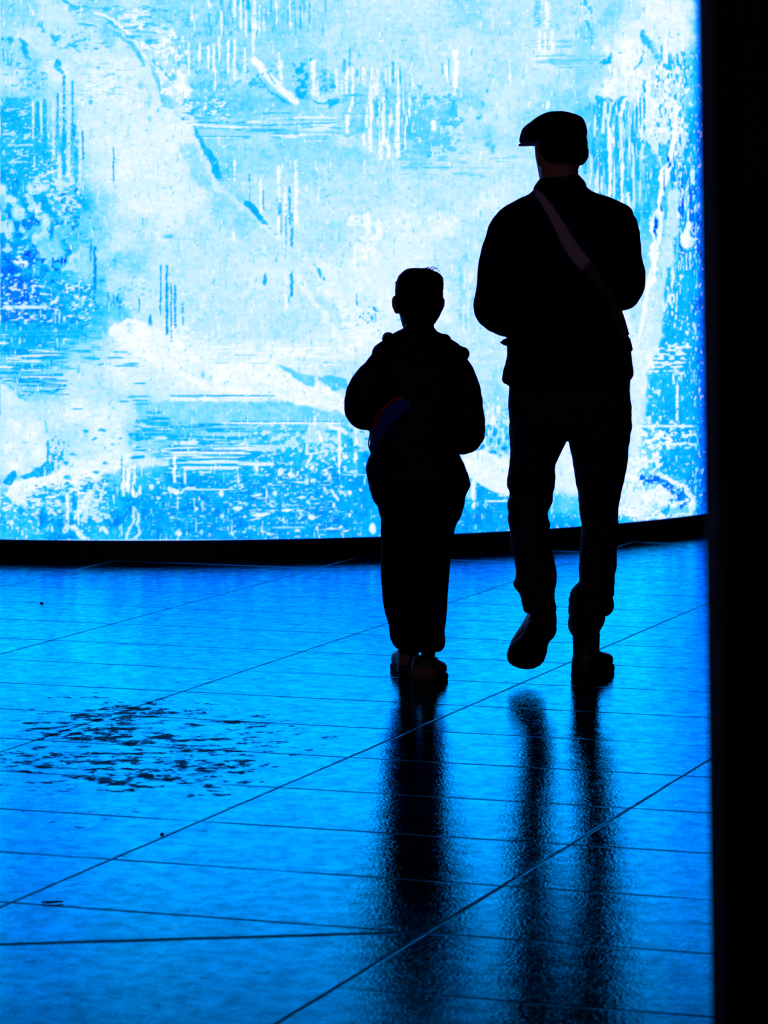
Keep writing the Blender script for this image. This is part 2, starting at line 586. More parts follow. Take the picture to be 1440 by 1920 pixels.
    for x, y, r in ((66, 908, 3), (126, 895, 6), (179, 884, 4), (197, 868, 4), (136, 851, 4), (178, 823, 4), (211, 833, 3), (227, 823, 3), (160, 807, 4), (190, 808, 5), (125, 868, 5)):
        blob(x, y, r * 1.3, r * .7, 3.8, .4)
    tex(0, 200, 905, 960, 8.2, .42, 9, 4, 14)
    tex(0, 190, 935, 1012, 7.6, .24, 7, 6, 14)
    tex(60, 250, 900, 950, 3.5, .36, 9, 4)
    tex(0, 120, 950, 1012, 4.6, .4, 8, 5)
    for x, y, rx, ry, v in ((40, 955, 6, 9, 3), (80, 975, 8, 17, 2.3), (118, 935, 7, 8, 3), (140, 945, 6, 16, 3), (110, 985, 9, 8, 2.4), (3, 980, 6, 9, 2.4), (215, 975, 22, 14, 2.5), (99, 1000, 10, 12, 2.8)):
        blob(x, y, rx, ry, v, .6)
    vl(126, 925, 975, 3, 8.2); vl(138, 920, 960, 1.5, 3.4); vl(147, 915, 985, 2, 8, .3)
    poly([(148, 955), (158, 925), (172, 925), (170, 945), (152, 962)], 8.3, 3, 1)
    line([(138, 990), (158, 1010)], 5, 8.4, 2); line([(192, 990), (200, 998)], 3.5, 8, 1.5); line([(203, 965), (210, 972)], 3, 7.5, 1.5)
    line([(250, 952), (260, 965), (258, 985), (262, 1000), (250, 1012)], 2.5, 7.2, 1.5)
    line([(250, 960), (252, 978), (240, 995), (236, 1012)], 2.5, 7.2, 1.5)
    tex(140, 210, 945, 990, 7.0, .4, 10, 8)
    # ---- azure bottom field with white dashes
    tex(215, 270, 865, 930, 8.6, .30, 3.5, 16, 6)
    vl(240, 875, 925, 3.2, 8.8, .3); vl(252, 870, 908, 2.6, 8.6, .35); vl(228, 860, 905, 2, 3.4, .3); vl(232, 895, 930, 3, 8.6, .4)
    tex(250, 330, 780, 850, 3.8, .40, 50, 4, 8)
    tex(310, 500, 795, 880, 3.5, .5, 80, 4, 12)
    tex(290, 520, 822, 880, 7.9, .34, 70, 3.5, 12)
    for y, x0, x1, v in ((800, 330, 395, 3.6), (809, 400, 630, 4.0), (808, 255, 320, 3.2), (822, 250, 290, 3.6), (791, 430, 640, 3.8), (845, 320, 460, 2.6), (832, 370, 450, 3.6), (742, 320, 515, 3.6),
                         (768, 330, 330, 4)):
        hl(y, x0, x1, 1.6, v)
    hl(793.5, 420, 640, 1.6, 8.6); hl(849, 320, 460, 2, 8.2); hl(876, 340, 450, 1.6, 7.8); hl(866, 350, 460, 1.6, 7.8, .35); hl(749, 320, 500, 3, 8.3, .3)
    poly([(385, 806), (420, 806), (410, 811), (390, 812)], 3.4, 1.2, .3); poly([(250, 824), (285, 818), (280, 824), (255, 827)], 3.4, 1.2, .3)
    poly([(240, 858), (270, 853), (276, 858), (250, 862)], 3.2, 1.2, .3)
    poly([(255, 866), (280, 858), (320, 862), (310, 873), (262, 872)], 7.4, 2, .8)
    tex(480, 640, 800, 850, 7.2, .42, 9, 6, 12)
    poly([(575, 795), (612, 796), (610, 822), (590, 838), (578, 820)], 6.6, 3, 1.2)
    line([(597, 812), (602, 826)], 3.5, 8.7, 1.2, .4); line([(577, 838), (576, 850), (586, 855), (576, 875)], 2.5, 8.5, 1.2)
    line([(622, 800), (640, 806), (648, 812)], 4, 8.7, 1.5)
    tex(480, 700, 835, 900, 7.6, .12, 6, 5, 14)
    tex(420, 660, 890, 1010, 7.4, .07, 9, 4, 14)
    tex(260, 640, 870, 1012, 6.5, .06, 14, 3, 14)
    tex(200, 640, 900, 1012, 2.4, .25, 30, 12, 20, .5)
    for x, y, rx, ry in ((479, 878, 4.5, 11), (416, 925, 4.5, 7), (515, 925, 4.5, 5), (585, 970, 6, 5), (699, 991, 6, 9), (655, 924, 3.5, 5), (588, 878, 3, 4), (608, 916, 2.5, 4.5),
                         (490, 965, 12, 4), (444, 952, 9, 4), (528, 883, 5, 8), (545, 890, 6, 4), (334, 1000, 6, 5), (360, 918, 9, 3), (540, 955, 10, 3), (566, 934, 8, 2.5), (480, 928, 10, 2.5),
                         (367, 956, 4, 3), (458, 968, 4, 3), (564, 970, 2.5, 2.5), (297, 935, 4, 4), (285, 914, 4, 5), (295, 905, 3, 3), (654, 965, 2.5, 3.5), (676, 918, 2.5, 2.5), (626, 947, 3, 5)):
        blob(x, y, rx, ry, 8.3, .35)
    line([(620, 920), (634, 936)], 2.5, 8, 1.2)
    vl(327.5, 855, 905, 3, 8.8); vl(346.5, 875, 908, 2.3, 8.3, .25); line([(320, 918), (330, 922)], 5, 8.4); line([(338, 924), (350, 914), (365, 917)], 2.5, 8.2); vl(333, 930, 955, 1.8, 8, .35)
    vl(636, 808, 878, 3, 8.8); vl(636, 880, 900, 2.5, 8.5, .5)
    vl(667, 800, 867, 3.4, 8.9); vl(667, 870, 895, 2.5, 8.6, .45); hl(890, 640, 700, 1, 6.4, .3)
    poly([(648, 790), (690, 800), (700, 830), (694, 850), (672, 845), (660, 815)], 8.0, 5, 1.8, .6)
    tex(642, 700, 805, 870, 3.6, .30, 7, 8, 8)
    hl(918, 340, 440, 1.4, 7, .35); hl(947, 530, 560, 1, 6.4, .3); hl(989, 510, 570, 1.6, 6, .3); hl(934, 480, 500, 1.4, 7)
    hl(1013, 0, 700, 1.4, 6.0, .3)
    # ---- pale ridge
    poly([(200, 620), (240, 595), (290, 610), (345, 645), (400, 690), (470, 683), (540, 692), (585, 712), (640, 738), (660, 778), (620, 768), (560, 752), (520, 742), (470, 738), (395, 736), (350, 715), (300, 690), (250, 665)], 8.75, 3, 1.2)
    poly([(430, 722), (480, 712), (520, 722), (545, 735), (500, 738)], 8.1, 4, 1, .8)
    poly([(330, 660), (400, 700), (395, 725), (340, 690)], 8.0, 6, 1.2, .8)
    poly([(518, 686), (545, 690), (558, 700), (590, 706), (594, 717), (586, 727), (572, 722), (560, 712), (540, 700)], 5.4, 1.5, .7)
    poly([(596, 705), (625, 704), (650, 712), (655, 735), (640, 730), (622, 732), (614, 722), (600, 712)], 4.9, 1.5, .7)
    hl(666, 440, 500, 1.8, 6.3, .3); hl(681, 400, 500, 1.5, 6.6, .35)
    tex(370, 640, 640, 690, 8.6, .35, 90, 3, 12)
    tex(340, 400, 620, 665, 8.5, .4, 8, 4)
    # ---- arrow band from the top left to the middle
    line([(215, 60), (245, 82), (262, 105), (270, 120)], 3.5, 5.0, 1.5); line([(190, 28), (225, 55)], 3.0, 4.6, 1.4)
    line([(180, 25), (210, 35), (240, 60), (262, 88), (272, 108)], 3.0, 8.5, 2)
    poly([(278, 118), (292, 128), (298, 145), (318, 158), (330, 178), (342, 200), (318, 206), (304, 196), (292, 160)], 5.6, 2, .7)
    line([(283, 110), (302, 130), (322, 150)], 2.4, 4.8, 1.2)
    poly([(292, 120), (306, 135), (312, 155), (300, 142)], 8.8, 1.5, .5)
    poly([(262, 78), (275, 80), (283, 95), (270, 92)], 8.9, 2, .6); line([(285, 85), (300, 90)], 2, 8.6)
    line([(320, 170), (340, 195), (350, 230), (362, 256), (378, 300), (398, 340), (425, 362), (470, 390), (520, 440), (560, 470), (620, 535), (680, 600)], 9, 8.1, 6, 1.6, .7)
    poly([(335, 270), (365, 262), (380, 310), (395, 345), (375, 350), (355, 320)], 6.1, 3, 1.2, .8)
    poly([(360, 232), (370, 240), (385, 275), (398, 282), (410, 320), (417, 332), (404, 334), (396, 310), (386, 290), (368, 255)], 3.9, 1.5, .5)
    line([(368, 250), (388, 286), (400, 305)], 4, 4.0, 1.5, .6); line([(396, 296), (408, 327)], 8, 3.8, 1.5, .6); line([(463, 380), (480, 398), (490, 410)], 5.5, 3.6, 1.5, .6)
    poly([(410, 338), (440, 345), (468, 375), (455, 378), (425, 360)], 6.2, 3, 1)
    poly([(459, 374), (470, 376), (484, 392), (488, 406), (476, 400), (466, 386)], 3.4, 1.5, .4)
    poly([(486, 406), (500, 414), (504, 421), (492, 419)], 3.8, 1.2, .4); poly([(500, 424), (510, 427), (508, 430)], 4.2, 1.2, .3); poly([(514, 434), (522, 440), (516, 441)], 4.8, 1.5, .3)
    poly([(592, 500), (600, 505), (612, 528), (604, 524), (596, 512)], 4.0, 1.2, .4)
    line([(555, 520), (600, 580), (640, 640)], 5, 8.4, 4, 1.4); line([(600, 540), (680, 600)], 8, 8.2, 5, 1.2)
    # ---- upper middle
    tex(320, 470, 30, 180, 5.2, .30, 9, 9, 14)
    tex(140, 320, 0, 90, 4.6, .26, 20, 4, 12)
    tex(225, 290, 10, 60, 8.6, .40, 12, 3.5, 10)
    tex(90, 180, 55, 100, 5.2, .22, 8, 5)
    tex(0, 90, 110, 175, 4.8, .24, 8, 4)
    tex(290, 360, 60, 180, 8.7, .38, 6, 7, 12)
    tex(130, 260, 110, 190, 6.3, .18, 14, 3)
    blob(340, 155, 9, 22, 9.0, .6); blob(350, 170, 8, 12, 8.8, .6)
    poly([(335, 181), (590, 181), (560, 195), (480, 212), (400, 215), (345, 200)], 5.4, 3, 1.2, .8)
    tex(330, 440, 180, 235, 4.4, .30, 8, 4); tex(330, 440, 180, 235, 8.3, .2, 7, 4)
    tex(360, 640, 205, 262, 4.9, .34, 55, 2.6, 10)
    tex(360, 640, 215, 262, 8.0, .30, 60, 3.0, 12)
    for y, x0, x1 in ((212, 490, 545), (230, 370, 460), (234, 500, 580), (251, 510, 560), (243, 440, 540), (256, 370, 470)):
        hl(y, x0, x1, 1.2, 4.0, .3)
    line([(478, 112), (500, 140), (530, 170), (556, 190)], 6.5, 8.7, 2.2, .5); line([(500, 135), (516, 158)], 1.5, 5.0, 1, .3)
    line([(490, 150), (508, 172), (530, 190)], 3, 4.8, 1.6, .9)
    poly([(525, 182), (545, 192), (540, 196), (524, 190)], 4.0, 1.5, .6); poly([(512, 175), (520, 178), (516, 182)], 4.0, 1.5, .6)
    tex(462, 490, 130, 170, 4.4, .5, 7, 6, 6)
    tex(548, 580, 112, 180, 4.0, .55, 9, 8, 6); tex(595, 628, 130, 175, 4.4, .42, 7, 6, 6); tex(500, 516, 115, 140, 4.4, .6, 8, 8, 4)
    poly([(585, 188), (610, 192), (618, 186), (640, 183), (635, 195), (620, 204), (612, 196), (590, 195)], 4.2, 1.5, 1.0)
    tex(380, 500, 0, 60, 4.6, .24, 4, 30, 8); tex(500, 590, 0, 60, 4.9, .28, 3.5, 30, 8)
    for x, y0, y1, wd in ((477, 0, 70, 4), (475, 60, 102, 2.6), (440, 0, 40, 3), (452, 0, 55, 2.2), (461, 0, 70, 1.8), (415, 20, 68, 2.4), (411, 68, 118, 2.2), (354, 78, 140, 2), (374, 80, 115, 2.2),
                          (391, 85, 132, 2.2), (401, 82, 140, 2.6), (403, 130, 170, 2), (428, 75, 140, 2.2), (440, 72, 150, 3), (459, 90, 138, 1.6), (486, 10, 70, 1.8), (495, 15, 60, 1.6),
                          (518, 0, 45, 1.6), (527, 112, 160, 3), (523, 98, 130, 1.8), (588, 112, 180, 4), (595, 150, 180, 3), (392, 0, 15, 3), (360, 10, 40, 2), (545, 0, 55, 2), (631, 125, 175, 2)):
        vl(x, y0, y1, wd, 8.6)
    for x, y0, y1, wd in ((432, 0, 30, 2.2), (563, 10, 55, 2), (547, 0, 40, 1.4), (580, 5, 45, 2), (605, 45, 66, 1.4), (465, 0, 20, 4), (508, 0, 30, 2), (415, 130, 165, 1.4), (610, 0, 30, 1.2)):
        vl(x, y0, y1, wd, 4.4, .25)
    for x, y0, y1, wd in ((523, 310, 380, 3.2), (523, 380, 436, 2.8), (489, 335, 400, 2.6), (555, 300, 420, 3.2), (440, 300, 340, 2), (597, 350, 380, 2), (535, 350, 420, 2.6)):
        vl(x, y0, y1, wd, 8.8)
    for x, y0, y1, wd in ((468, 325, 375, 1.5), (494, 355, 405, 1.6), (543, 350, 420, 2.6), (547, 400, 465, 3.2), (536, 380, 460, 1.6), (523, 380, 405, 2), (527, 380, 440, 1.2)):
        vl(x, y0, y1, wd, 3.4, .38)
    vl(497, 512, 535, 3, 3.6, .2); vl(547, 508, 556, 3, 3.2); vl(542, 556, 585, 2, 4.2, .5); vl(536, 512, 580, 3, 8.6, 0)
    for x, y0, y1, wd, br in ((301, 497, 590, 1.8, .15), (313, 497, 628, 2.6, .12), (321, 530, 640, 1.6, .3), (328.5, 535, 615, 2.4, .3), (343, 568, 610, 1.8, .4), (178, 462, 545, 3.0, .1), (170, 448, 490, 1.6, .35),
                              (178, 545, 570, 2, .3), (213, 552, 570, 2.2, .1), (221, 550, 575, 3.2, .1), (226, 565, 578, 6, .3), (166, 548, 568, 2, .3), (261, 555, 585, 2, .4), (282, 590, 610, 3, .3),
                              (155, 245, 300, 2, .1), (213, 275, 340, 1.6, .25), (203, 548, 568, 1.2, .1), (289, 780, 780, 1, .1)):
        vl(x, y0, y1, wd, 2.9, br)
    for x, y0, y1, wd, v in ((108, 175, 256, 2.3, 3.3), (120, 140, 250, 2.6, 3.6), (120, 250, 330, 5.5, 3.6), (136, 150, 240, 2.4, 4.0), (138, 230, 260, 4, 3.4), (143, 260, 345, 4, 4.2), (70, 190, 330, 4, 3.7), (84, 185, 300, 4, 3.8),
                             (97, 225, 300, 2.2, 4.2), (6, 92, 115, 1.6, 4), (14, 95, 118, 1.6, 4), (21, 100, 125, 1.4, 4)):
        vl(x, y0, y1, wd, v, .28)
    for x, y0, y1, wd in ((100, 180, 300, 3), (114, 160, 256, 2.2), (129, 180, 330, 3.4), (150, 250, 340, 3), (77, 190, 250, 2), (112, 290, 335, 4), (62, 190, 260, 2)):
        vl(x, y0, y1, wd, 7.6, .3)
    poly([(35, 70), (47, 74), (50, 92), (57, 116), (50, 114), (42, 100), (36, 88)], 3.9, 1.3, 1.2)
    blob(110, 122, 8, 9, 3.8, .25, 1, 1.2); blob(116, 134, 4, 4, 4.4); blob(20, 76, 5, 8, 4.2, .3, 1, 1); blob(3, 72, 5, 4, 4.2)
    poly([(95, 64), (112, 70), (108, 80), (100, 75)], 4.2, 1.5, 1); poly([(130, 82), (148, 84), (146, 97), (138, 90)], 4.4, 1.5, 1.5)
    line([(70, 42), (82, 45), (84, 60)], 2.5, 4.8, 1.5, 1.4); line([(10, 24), (26, 8)], 2.5, 5.0, 2, 1.2)
    line([(120, 2), (135, 8)], 3, 4.3, 1.5); line([(136, 14), (150, 14)], 4.5, 4.4, 1.5, 1.4)
    blob(315, 443, 9, 4, 4.6, .5); blob(170, 190, 4, 6, 5); blob(183, 126, 5, 4, 5.2); blob(265, 160, 6, 9, 6.2, .5); blob(280, 185, 4, 8, 6.4, .6); blob(282, 222, 4, 7, 6.4, .6); blob(226, 218, 3, 14, 6.9, .6)
    tex(120, 200, 400, 470, 4.6, .22, 7, 4, 14)
    tex(180, 280, 470, 560, 4.8, .09, 9, 4)
    # ---- upper centre and behind the visitors
    tex(640, 780, 120, 190, 6.0, .34, 6, 10)
    tex(640, 860, 178, 260, 5.2, .34, 8, 8)
    tex(740, 860, 175, 290, 4.9, .34, 12, 7); tex(760, 850, 256, 292, 5.0, .45, 16, 7, 8)
    tex(640, 780, 120, 280, 8.5, .22, 4.0, 45, 10)
    for x, y0, y1, wd in ((641, 150, 180, 2), (650, 130, 178, 2.2), (661, 125, 200, 2.6), (651, 215, 250, 3), (696, 160, 228, 3.8), (719, 175, 225, 3.0), (719, 235, 270, 3), (746, 125, 178, 2), (747, 180, 297, 3.2), (731, 130, 160, 2),
                          (768, 175, 220, 2), (682, 250, 272, 3.2), (694, 240, 285, 3.6), (714, 265, 300, 4), (729, 272, 298, 3), (813, 225, 245, 4), (855, 92, 165, 5.5), (853, 150, 180, 3.5), (837, 115, 155, 3), (956, 110, 160, 1.8)):
        vl(x, y0, y1, wd, 8.9)
    for x, y0, y1, wd in ((655, 90, 125, 2), (646, 110, 135, 3), (669, 130, 145, 3), (737, 115, 155, 2.6), (750, 130, 158, 1.6), (725, 165, 190, 3), (706, 180, 220, 4), (842, 110, 155, 1.4), (829, 120, 140, 2)):
        vl(x, y0, y1, wd, 4.6, .2)
    for x, y, rx, ry in ((786, 163, 4.5, 4), (851, 208, 9, 5), (871, 182, 6, 4), (897, 221, 6, 7), (780, 218, 8, 6), (824, 242, 5, 4), (794, 185, 5, 8), (905, 195, 4, 7), (837, 182, 8, 3), (915, 272, 5, 7), (924, 280, 4, 10), (885, 100, 2, 7), (912, 170, 3, 4)):
        blob(x, y, rx, ry, 4.9, .4)
    hl(179, 640, 690, 2, 4.9, .3); hl(213, 640, 690, 1.5, 5, .35); hl(180, 690, 900, 1.2, 6, .3)
    tex(750, 970, 292, 332, 5.6, .24, 36, 3, 8); hl(314, 790, 850, 1.6, 5.0, .2); hl(306, 860, 880, 1.4, 5.2); poly([(835, 316), (848, 308), (848, 315)], 4.6, 1.2, .3)
    tex(640, 720, 400, 500, 8.5, .4, 10, 14); vl(665, 460, 500, 2.4, 8.9)
    vl(669, 550, 582, 1.8, 3.6, .35); vl(704, 578, 615, 2.6, 3.2, .4); vl(698, 590, 618, 1.8, 3.2, .4); tex(664, 712, 580, 620, 3.6, .26, 5, 4, 5)
    tex(640, 720, 560, 660, 8.6, .35, 12, 10)
    tex(850, 885, 480, 640, 6.2, .4, 12, 30, 10); tex(860, 890, 500, 660, 7.9, .3, 3, 40)
    tex(880, 960, 765, 850, 5.2, .5, 10, 8); tex(872, 955, 800, 850, 3.2, .42, 8, 8, 8); tex(880, 955, 765, 845, 8.3, .34, 4, 18, 8)
    poly([(866, 850), (895, 848), (925, 850), (958, 872), (962, 930), (945, 930), (920, 918), (896, 902), (878, 890)], 8.5, 2, .9)
    poly([(896, 905), (920, 920), (958, 932), (960, 1000), (880, 1005), (888, 930)], 3.0, 2, .4)
    vl(888, 895, 938, 3, 8.8); vl(889, 941, 954, 3.4, 8.8); hl(939.5, 912, 952, 1.4, 8.4, .3); hl(928, 935, 955, 3, 8.2, .35)
    tex(1000, 1140, 75, 130, 5.5, .3, 50, 3, 10)
    tex(1090, 1115, 0, 95, 4.6, .42, 6, 8, 6); tex(1070, 1110, 50, 100, 5.6, .4, 5, 20)
    for x, y0, y1, wd in ((1026, 0, 52, 5), (1012, 55, 95, 3), (1036, 55, 95, 3), (1022, 60, 100, 2), (1026, 190, 205, 3)):
        vl(x, y0, y1, wd, 8.8)
    vl(1008, 0, 50, 6, 5.2, .3)
    # ---- right part, compressed by the curve of the screen
    poly([(1155, 60), (1200, 30), (1215, 0), (1285, 0), (1290, 90), (1240, 70), (1200, 90), (1190, 130), (1165, 130), (1155, 100)], 8.5, 6, 1.5, .75)
    tex(1135, 1215, 90, 300, 8.9, .40, 7, 30, 10); blob(1175, 100, 14, 30, 9, .6); blob(1143, 165, 12, 20, 9, .5)
    line([(1205, 60), (1215, 85), (1222, 88), (1232, 105)], 5, 4.4, 2, 1.5); line([(1185, 130), (1198, 122), (1203, 95)], 2, 4.4, 1.2, 1.2)
    poly([(1120, 115), (1150, 102), (1148, 118), (1130, 124)], 4.4, 2, 1.5)
    poly([(1118, 182), (1140, 182), (1150, 190), (1170, 180), (1180, 180), (1160, 195), (1150, 215), (1135, 240), (1118, 250)], 4.2, 2, 1)
    line([(1132, 225), (1142, 200), (1152, 180)], 4, 8.8, 2)
    poly([(1115, 225), (1150, 225), (1155, 300), (1110, 300)], 4.3, 8, 2, .8)
    tex(1095, 1210, 190, 420, 4.0, .42, 5, 45, 12); tex(1100, 1215, 190, 400, 8.0, .28, 4, 50, 12)
    for x, y0, y1, wd in ((1201, 182, 240, 1.8), (1208, 182, 250, 2.4), (1194, 200, 250, 2.4), (1240, 85, 115, 2), (1254, 100, 160, 2), (1270, 100, 155, 2.6), (1258, 100, 170, 1.4), (1284, 110, 150, 2), (1132, 250, 330, 6),
                          (1196, 256, 290, 3), (1224, 290, 370, 8), (1160, 330, 370, 3), (1246, 180, 215, 1.6), (1208, 150, 178, 3)):
        vl(x, y0, y1, wd, 3.9, .15)
    for x, y0, y1, wd in ((1248, 70, 180, 2.6), (1204, 182, 250, 1.4), (1144, 240, 370, 3), (1166, 305, 385, 3), (1178, 360, 385, 3), (1280, 30, 110, 3)):
        vl(x, y0, y1, wd, 8.8, .12)
    tex(1215, 1290, 120, 256, 8.9, .48, 8, 9, 12); tex(1225, 1300, 100, 250, 4.2, .24, 4, 9, 10)
    tex(1200, 1250, 256, 420, 4.2, .45, 6, 20, 10)
    tex(1250, 1316, 256, 500, 3.0, .55, 5, 26, 12)
    tex(1270, 1316, 330, 480, 1.6, .42, 5, 24, 8)
    tex(1265, 1316, 260, 560, 8.4, .24, 3, 12, 8)
    line([(1268, 200), (1266, 256), (1254, 310), (1246, 345)], 5, 9.1, 2, .45); line([(1240, 320), (1238, 375), (1232, 395), (1222, 420), (1226, 450), (1222, 500), (1216, 530)], 4.5, 9.1, 2, .9)
    line([(1236, 400), (1238, 440), (1230, 480), (1228, 520), (1214, 545), (1208, 590)], 3.5, 9.0, 2, .9)
    blob(1253, 303, 3.5, 12, 1.0, .3); blob(1229, 425, 3, 22, 1.0, .3); blob(1239, 392, 2, 6, 1.5); vl(1245, 320, 360, 1.2, 2)
    line([(1266, 365), (1258, 430), (1248, 500), (1240, 560), (1234, 620), (1222, 655)], 11, 7.2, 3, .9)
    line([(1215, 660), (1204, 700), (1196, 760), (1190, 850), (1180, 900)], 10, 7.6, 3, .9)
    line([(1220, 670), (1212, 740)], 6, 8.5, 4, 1); line([(1215, 540), (1204, 600), (1196, 650)], 3.5, 9, 2, .7); line([(1170, 590), (1190, 640), (1195, 680)], 8, 8.2, 5, 1)
    blob(1287, 448, 8, 20, 9.2, .25); blob(1291, 425, 5, 10, 9, .4); blob(1298, 330, 4, 14, 9, .4); blob(1272, 400, 3, 9, 8.6, .5)
    poly([(1250, 505), (1315, 505), (1318, 800), (1210, 800), (1215, 700), (1240, 640), (1246, 560)], 3.3, 4, 1, .85)
    tex(1250, 1275, 500, 620, 8.2, .36, 4, 14, 6); tex(1278, 1310, 600, 640, 8.2, .22, 4, 8, 6)
    tex(1215, 1290, 640, 700, 8.2, .42, 10, 4, 8); tex(1260, 1310, 680, 720, 8, .24, 3, 14)
    vl(1263, 700, 720, 2, 8.6, .3); vl(1270, 720, 790, 3, 8.4, .35); vl(1307, 480, 540, 1.2, 8, .3); tex(1215, 1245, 730, 800, 7.8, .22, 6, 8, 8)
    hl(799, 1195, 1310, 2, 8.2, .4); hl(833, 1240, 1310, 3, 8.2, .42)
    tex(1195, 1260, 795, 890, 8.5, .48, 7, 6, 10); tex(1195, 1310, 790, 840, 8, .22, 7, 4, 8)
    tex(1165, 1200, 850, 970, 8.6, .55, 7, 5, 10); tex(1160, 1250, 880, 975, 8.4, .4, 6, 5, 10)
    poly([(1245, 840), (1300, 840), (1305, 890), (1270, 900), (1240, 885)], 3.0, 4, 1, .8)
    line([(1235, 888), (1262, 902), (1285, 915), (1298, 930)], 4, 8.4, 2, 1.5)
    poly([(1205, 888), (1235, 895), (1255, 905), (1280, 918), (1293, 935), (1285, 950), (1278, 952), (1264, 938), (1245, 915), (1225, 912), (1200, 900)], 1.8, 2, 2.0); tex(1195, 1295, 885, 955, 7.6, .12, 6, 4, 6)
    poly([(1175, 920), (1225, 918), (1240, 912), (1260, 928), (1262, 940), (1275, 950), (1250, 948), (1210, 938), (1180, 942)], 8.4, 2, 1.2)
    blob(1298, 950, 7, 18, 9.2, .3); line([(1200, 972), (1300, 962)], 2, 8.4, 1.4); tex(1240, 1260, 940, 965, 3.5, .5, 6, 6, 5)
    tex(1300, 1320, 860, 965, 8, .3, 4, 4, 4)
    # picture blends to deep blue towards its far right end
    edge = ss(1288, 1318, XX + ex * 1.2)
    V = V * (1 - edge * .72) + 1.4 * edge * .72
    tex(1292, 1318, 60, 960, 7.6, .07, 3, 8, 3)
    # ---- overall grain and slight vertical stroking
    for v_, d_, sx_, sy_ in ((5.2, .022, 6, 5), (8.7, .03, 7, 6), (5.0, .018, 4, 16), (8.8, .02, 4, 22), (5.6, .015, 22, 3.5)):
        tex(-50, 1290, -50, 1100, v_, d_, sx_, sy_, 10, .75, 3)
    V = V + (vnoise(2.2, 2.2) - .5) * .55 + (fbm(4, 26, 3) - .5) * .7 + (fbm(9, 7, 3) - .5) * 1.5 + (fbm(40, 4, 3) - .5) * .4 + (fbm(38, 30, 4) - .5) * 1.3
    lv = np.array([0, 1, 2, 3, 4, 5, 6, 7, 8, 9.0])
    cs = np.array([(0, 35, 140), (0, 80, 205), (0, 130, 240), (0, 172, 252), (15, 192, 252), (85, 210, 252), (145, 224, 253), (190, 234, 254), (218, 243, 255), (248, 253, 255)]) / 255.0
    V = np.clip(V, 0, 9)
    out = np.stack([np.interp(V, lv, cs[:, k]) for k in range(3)], -1)
    return np.where(out <= .04045, out / 12.92, ((out + .055) / 1.055) ** 2.4)

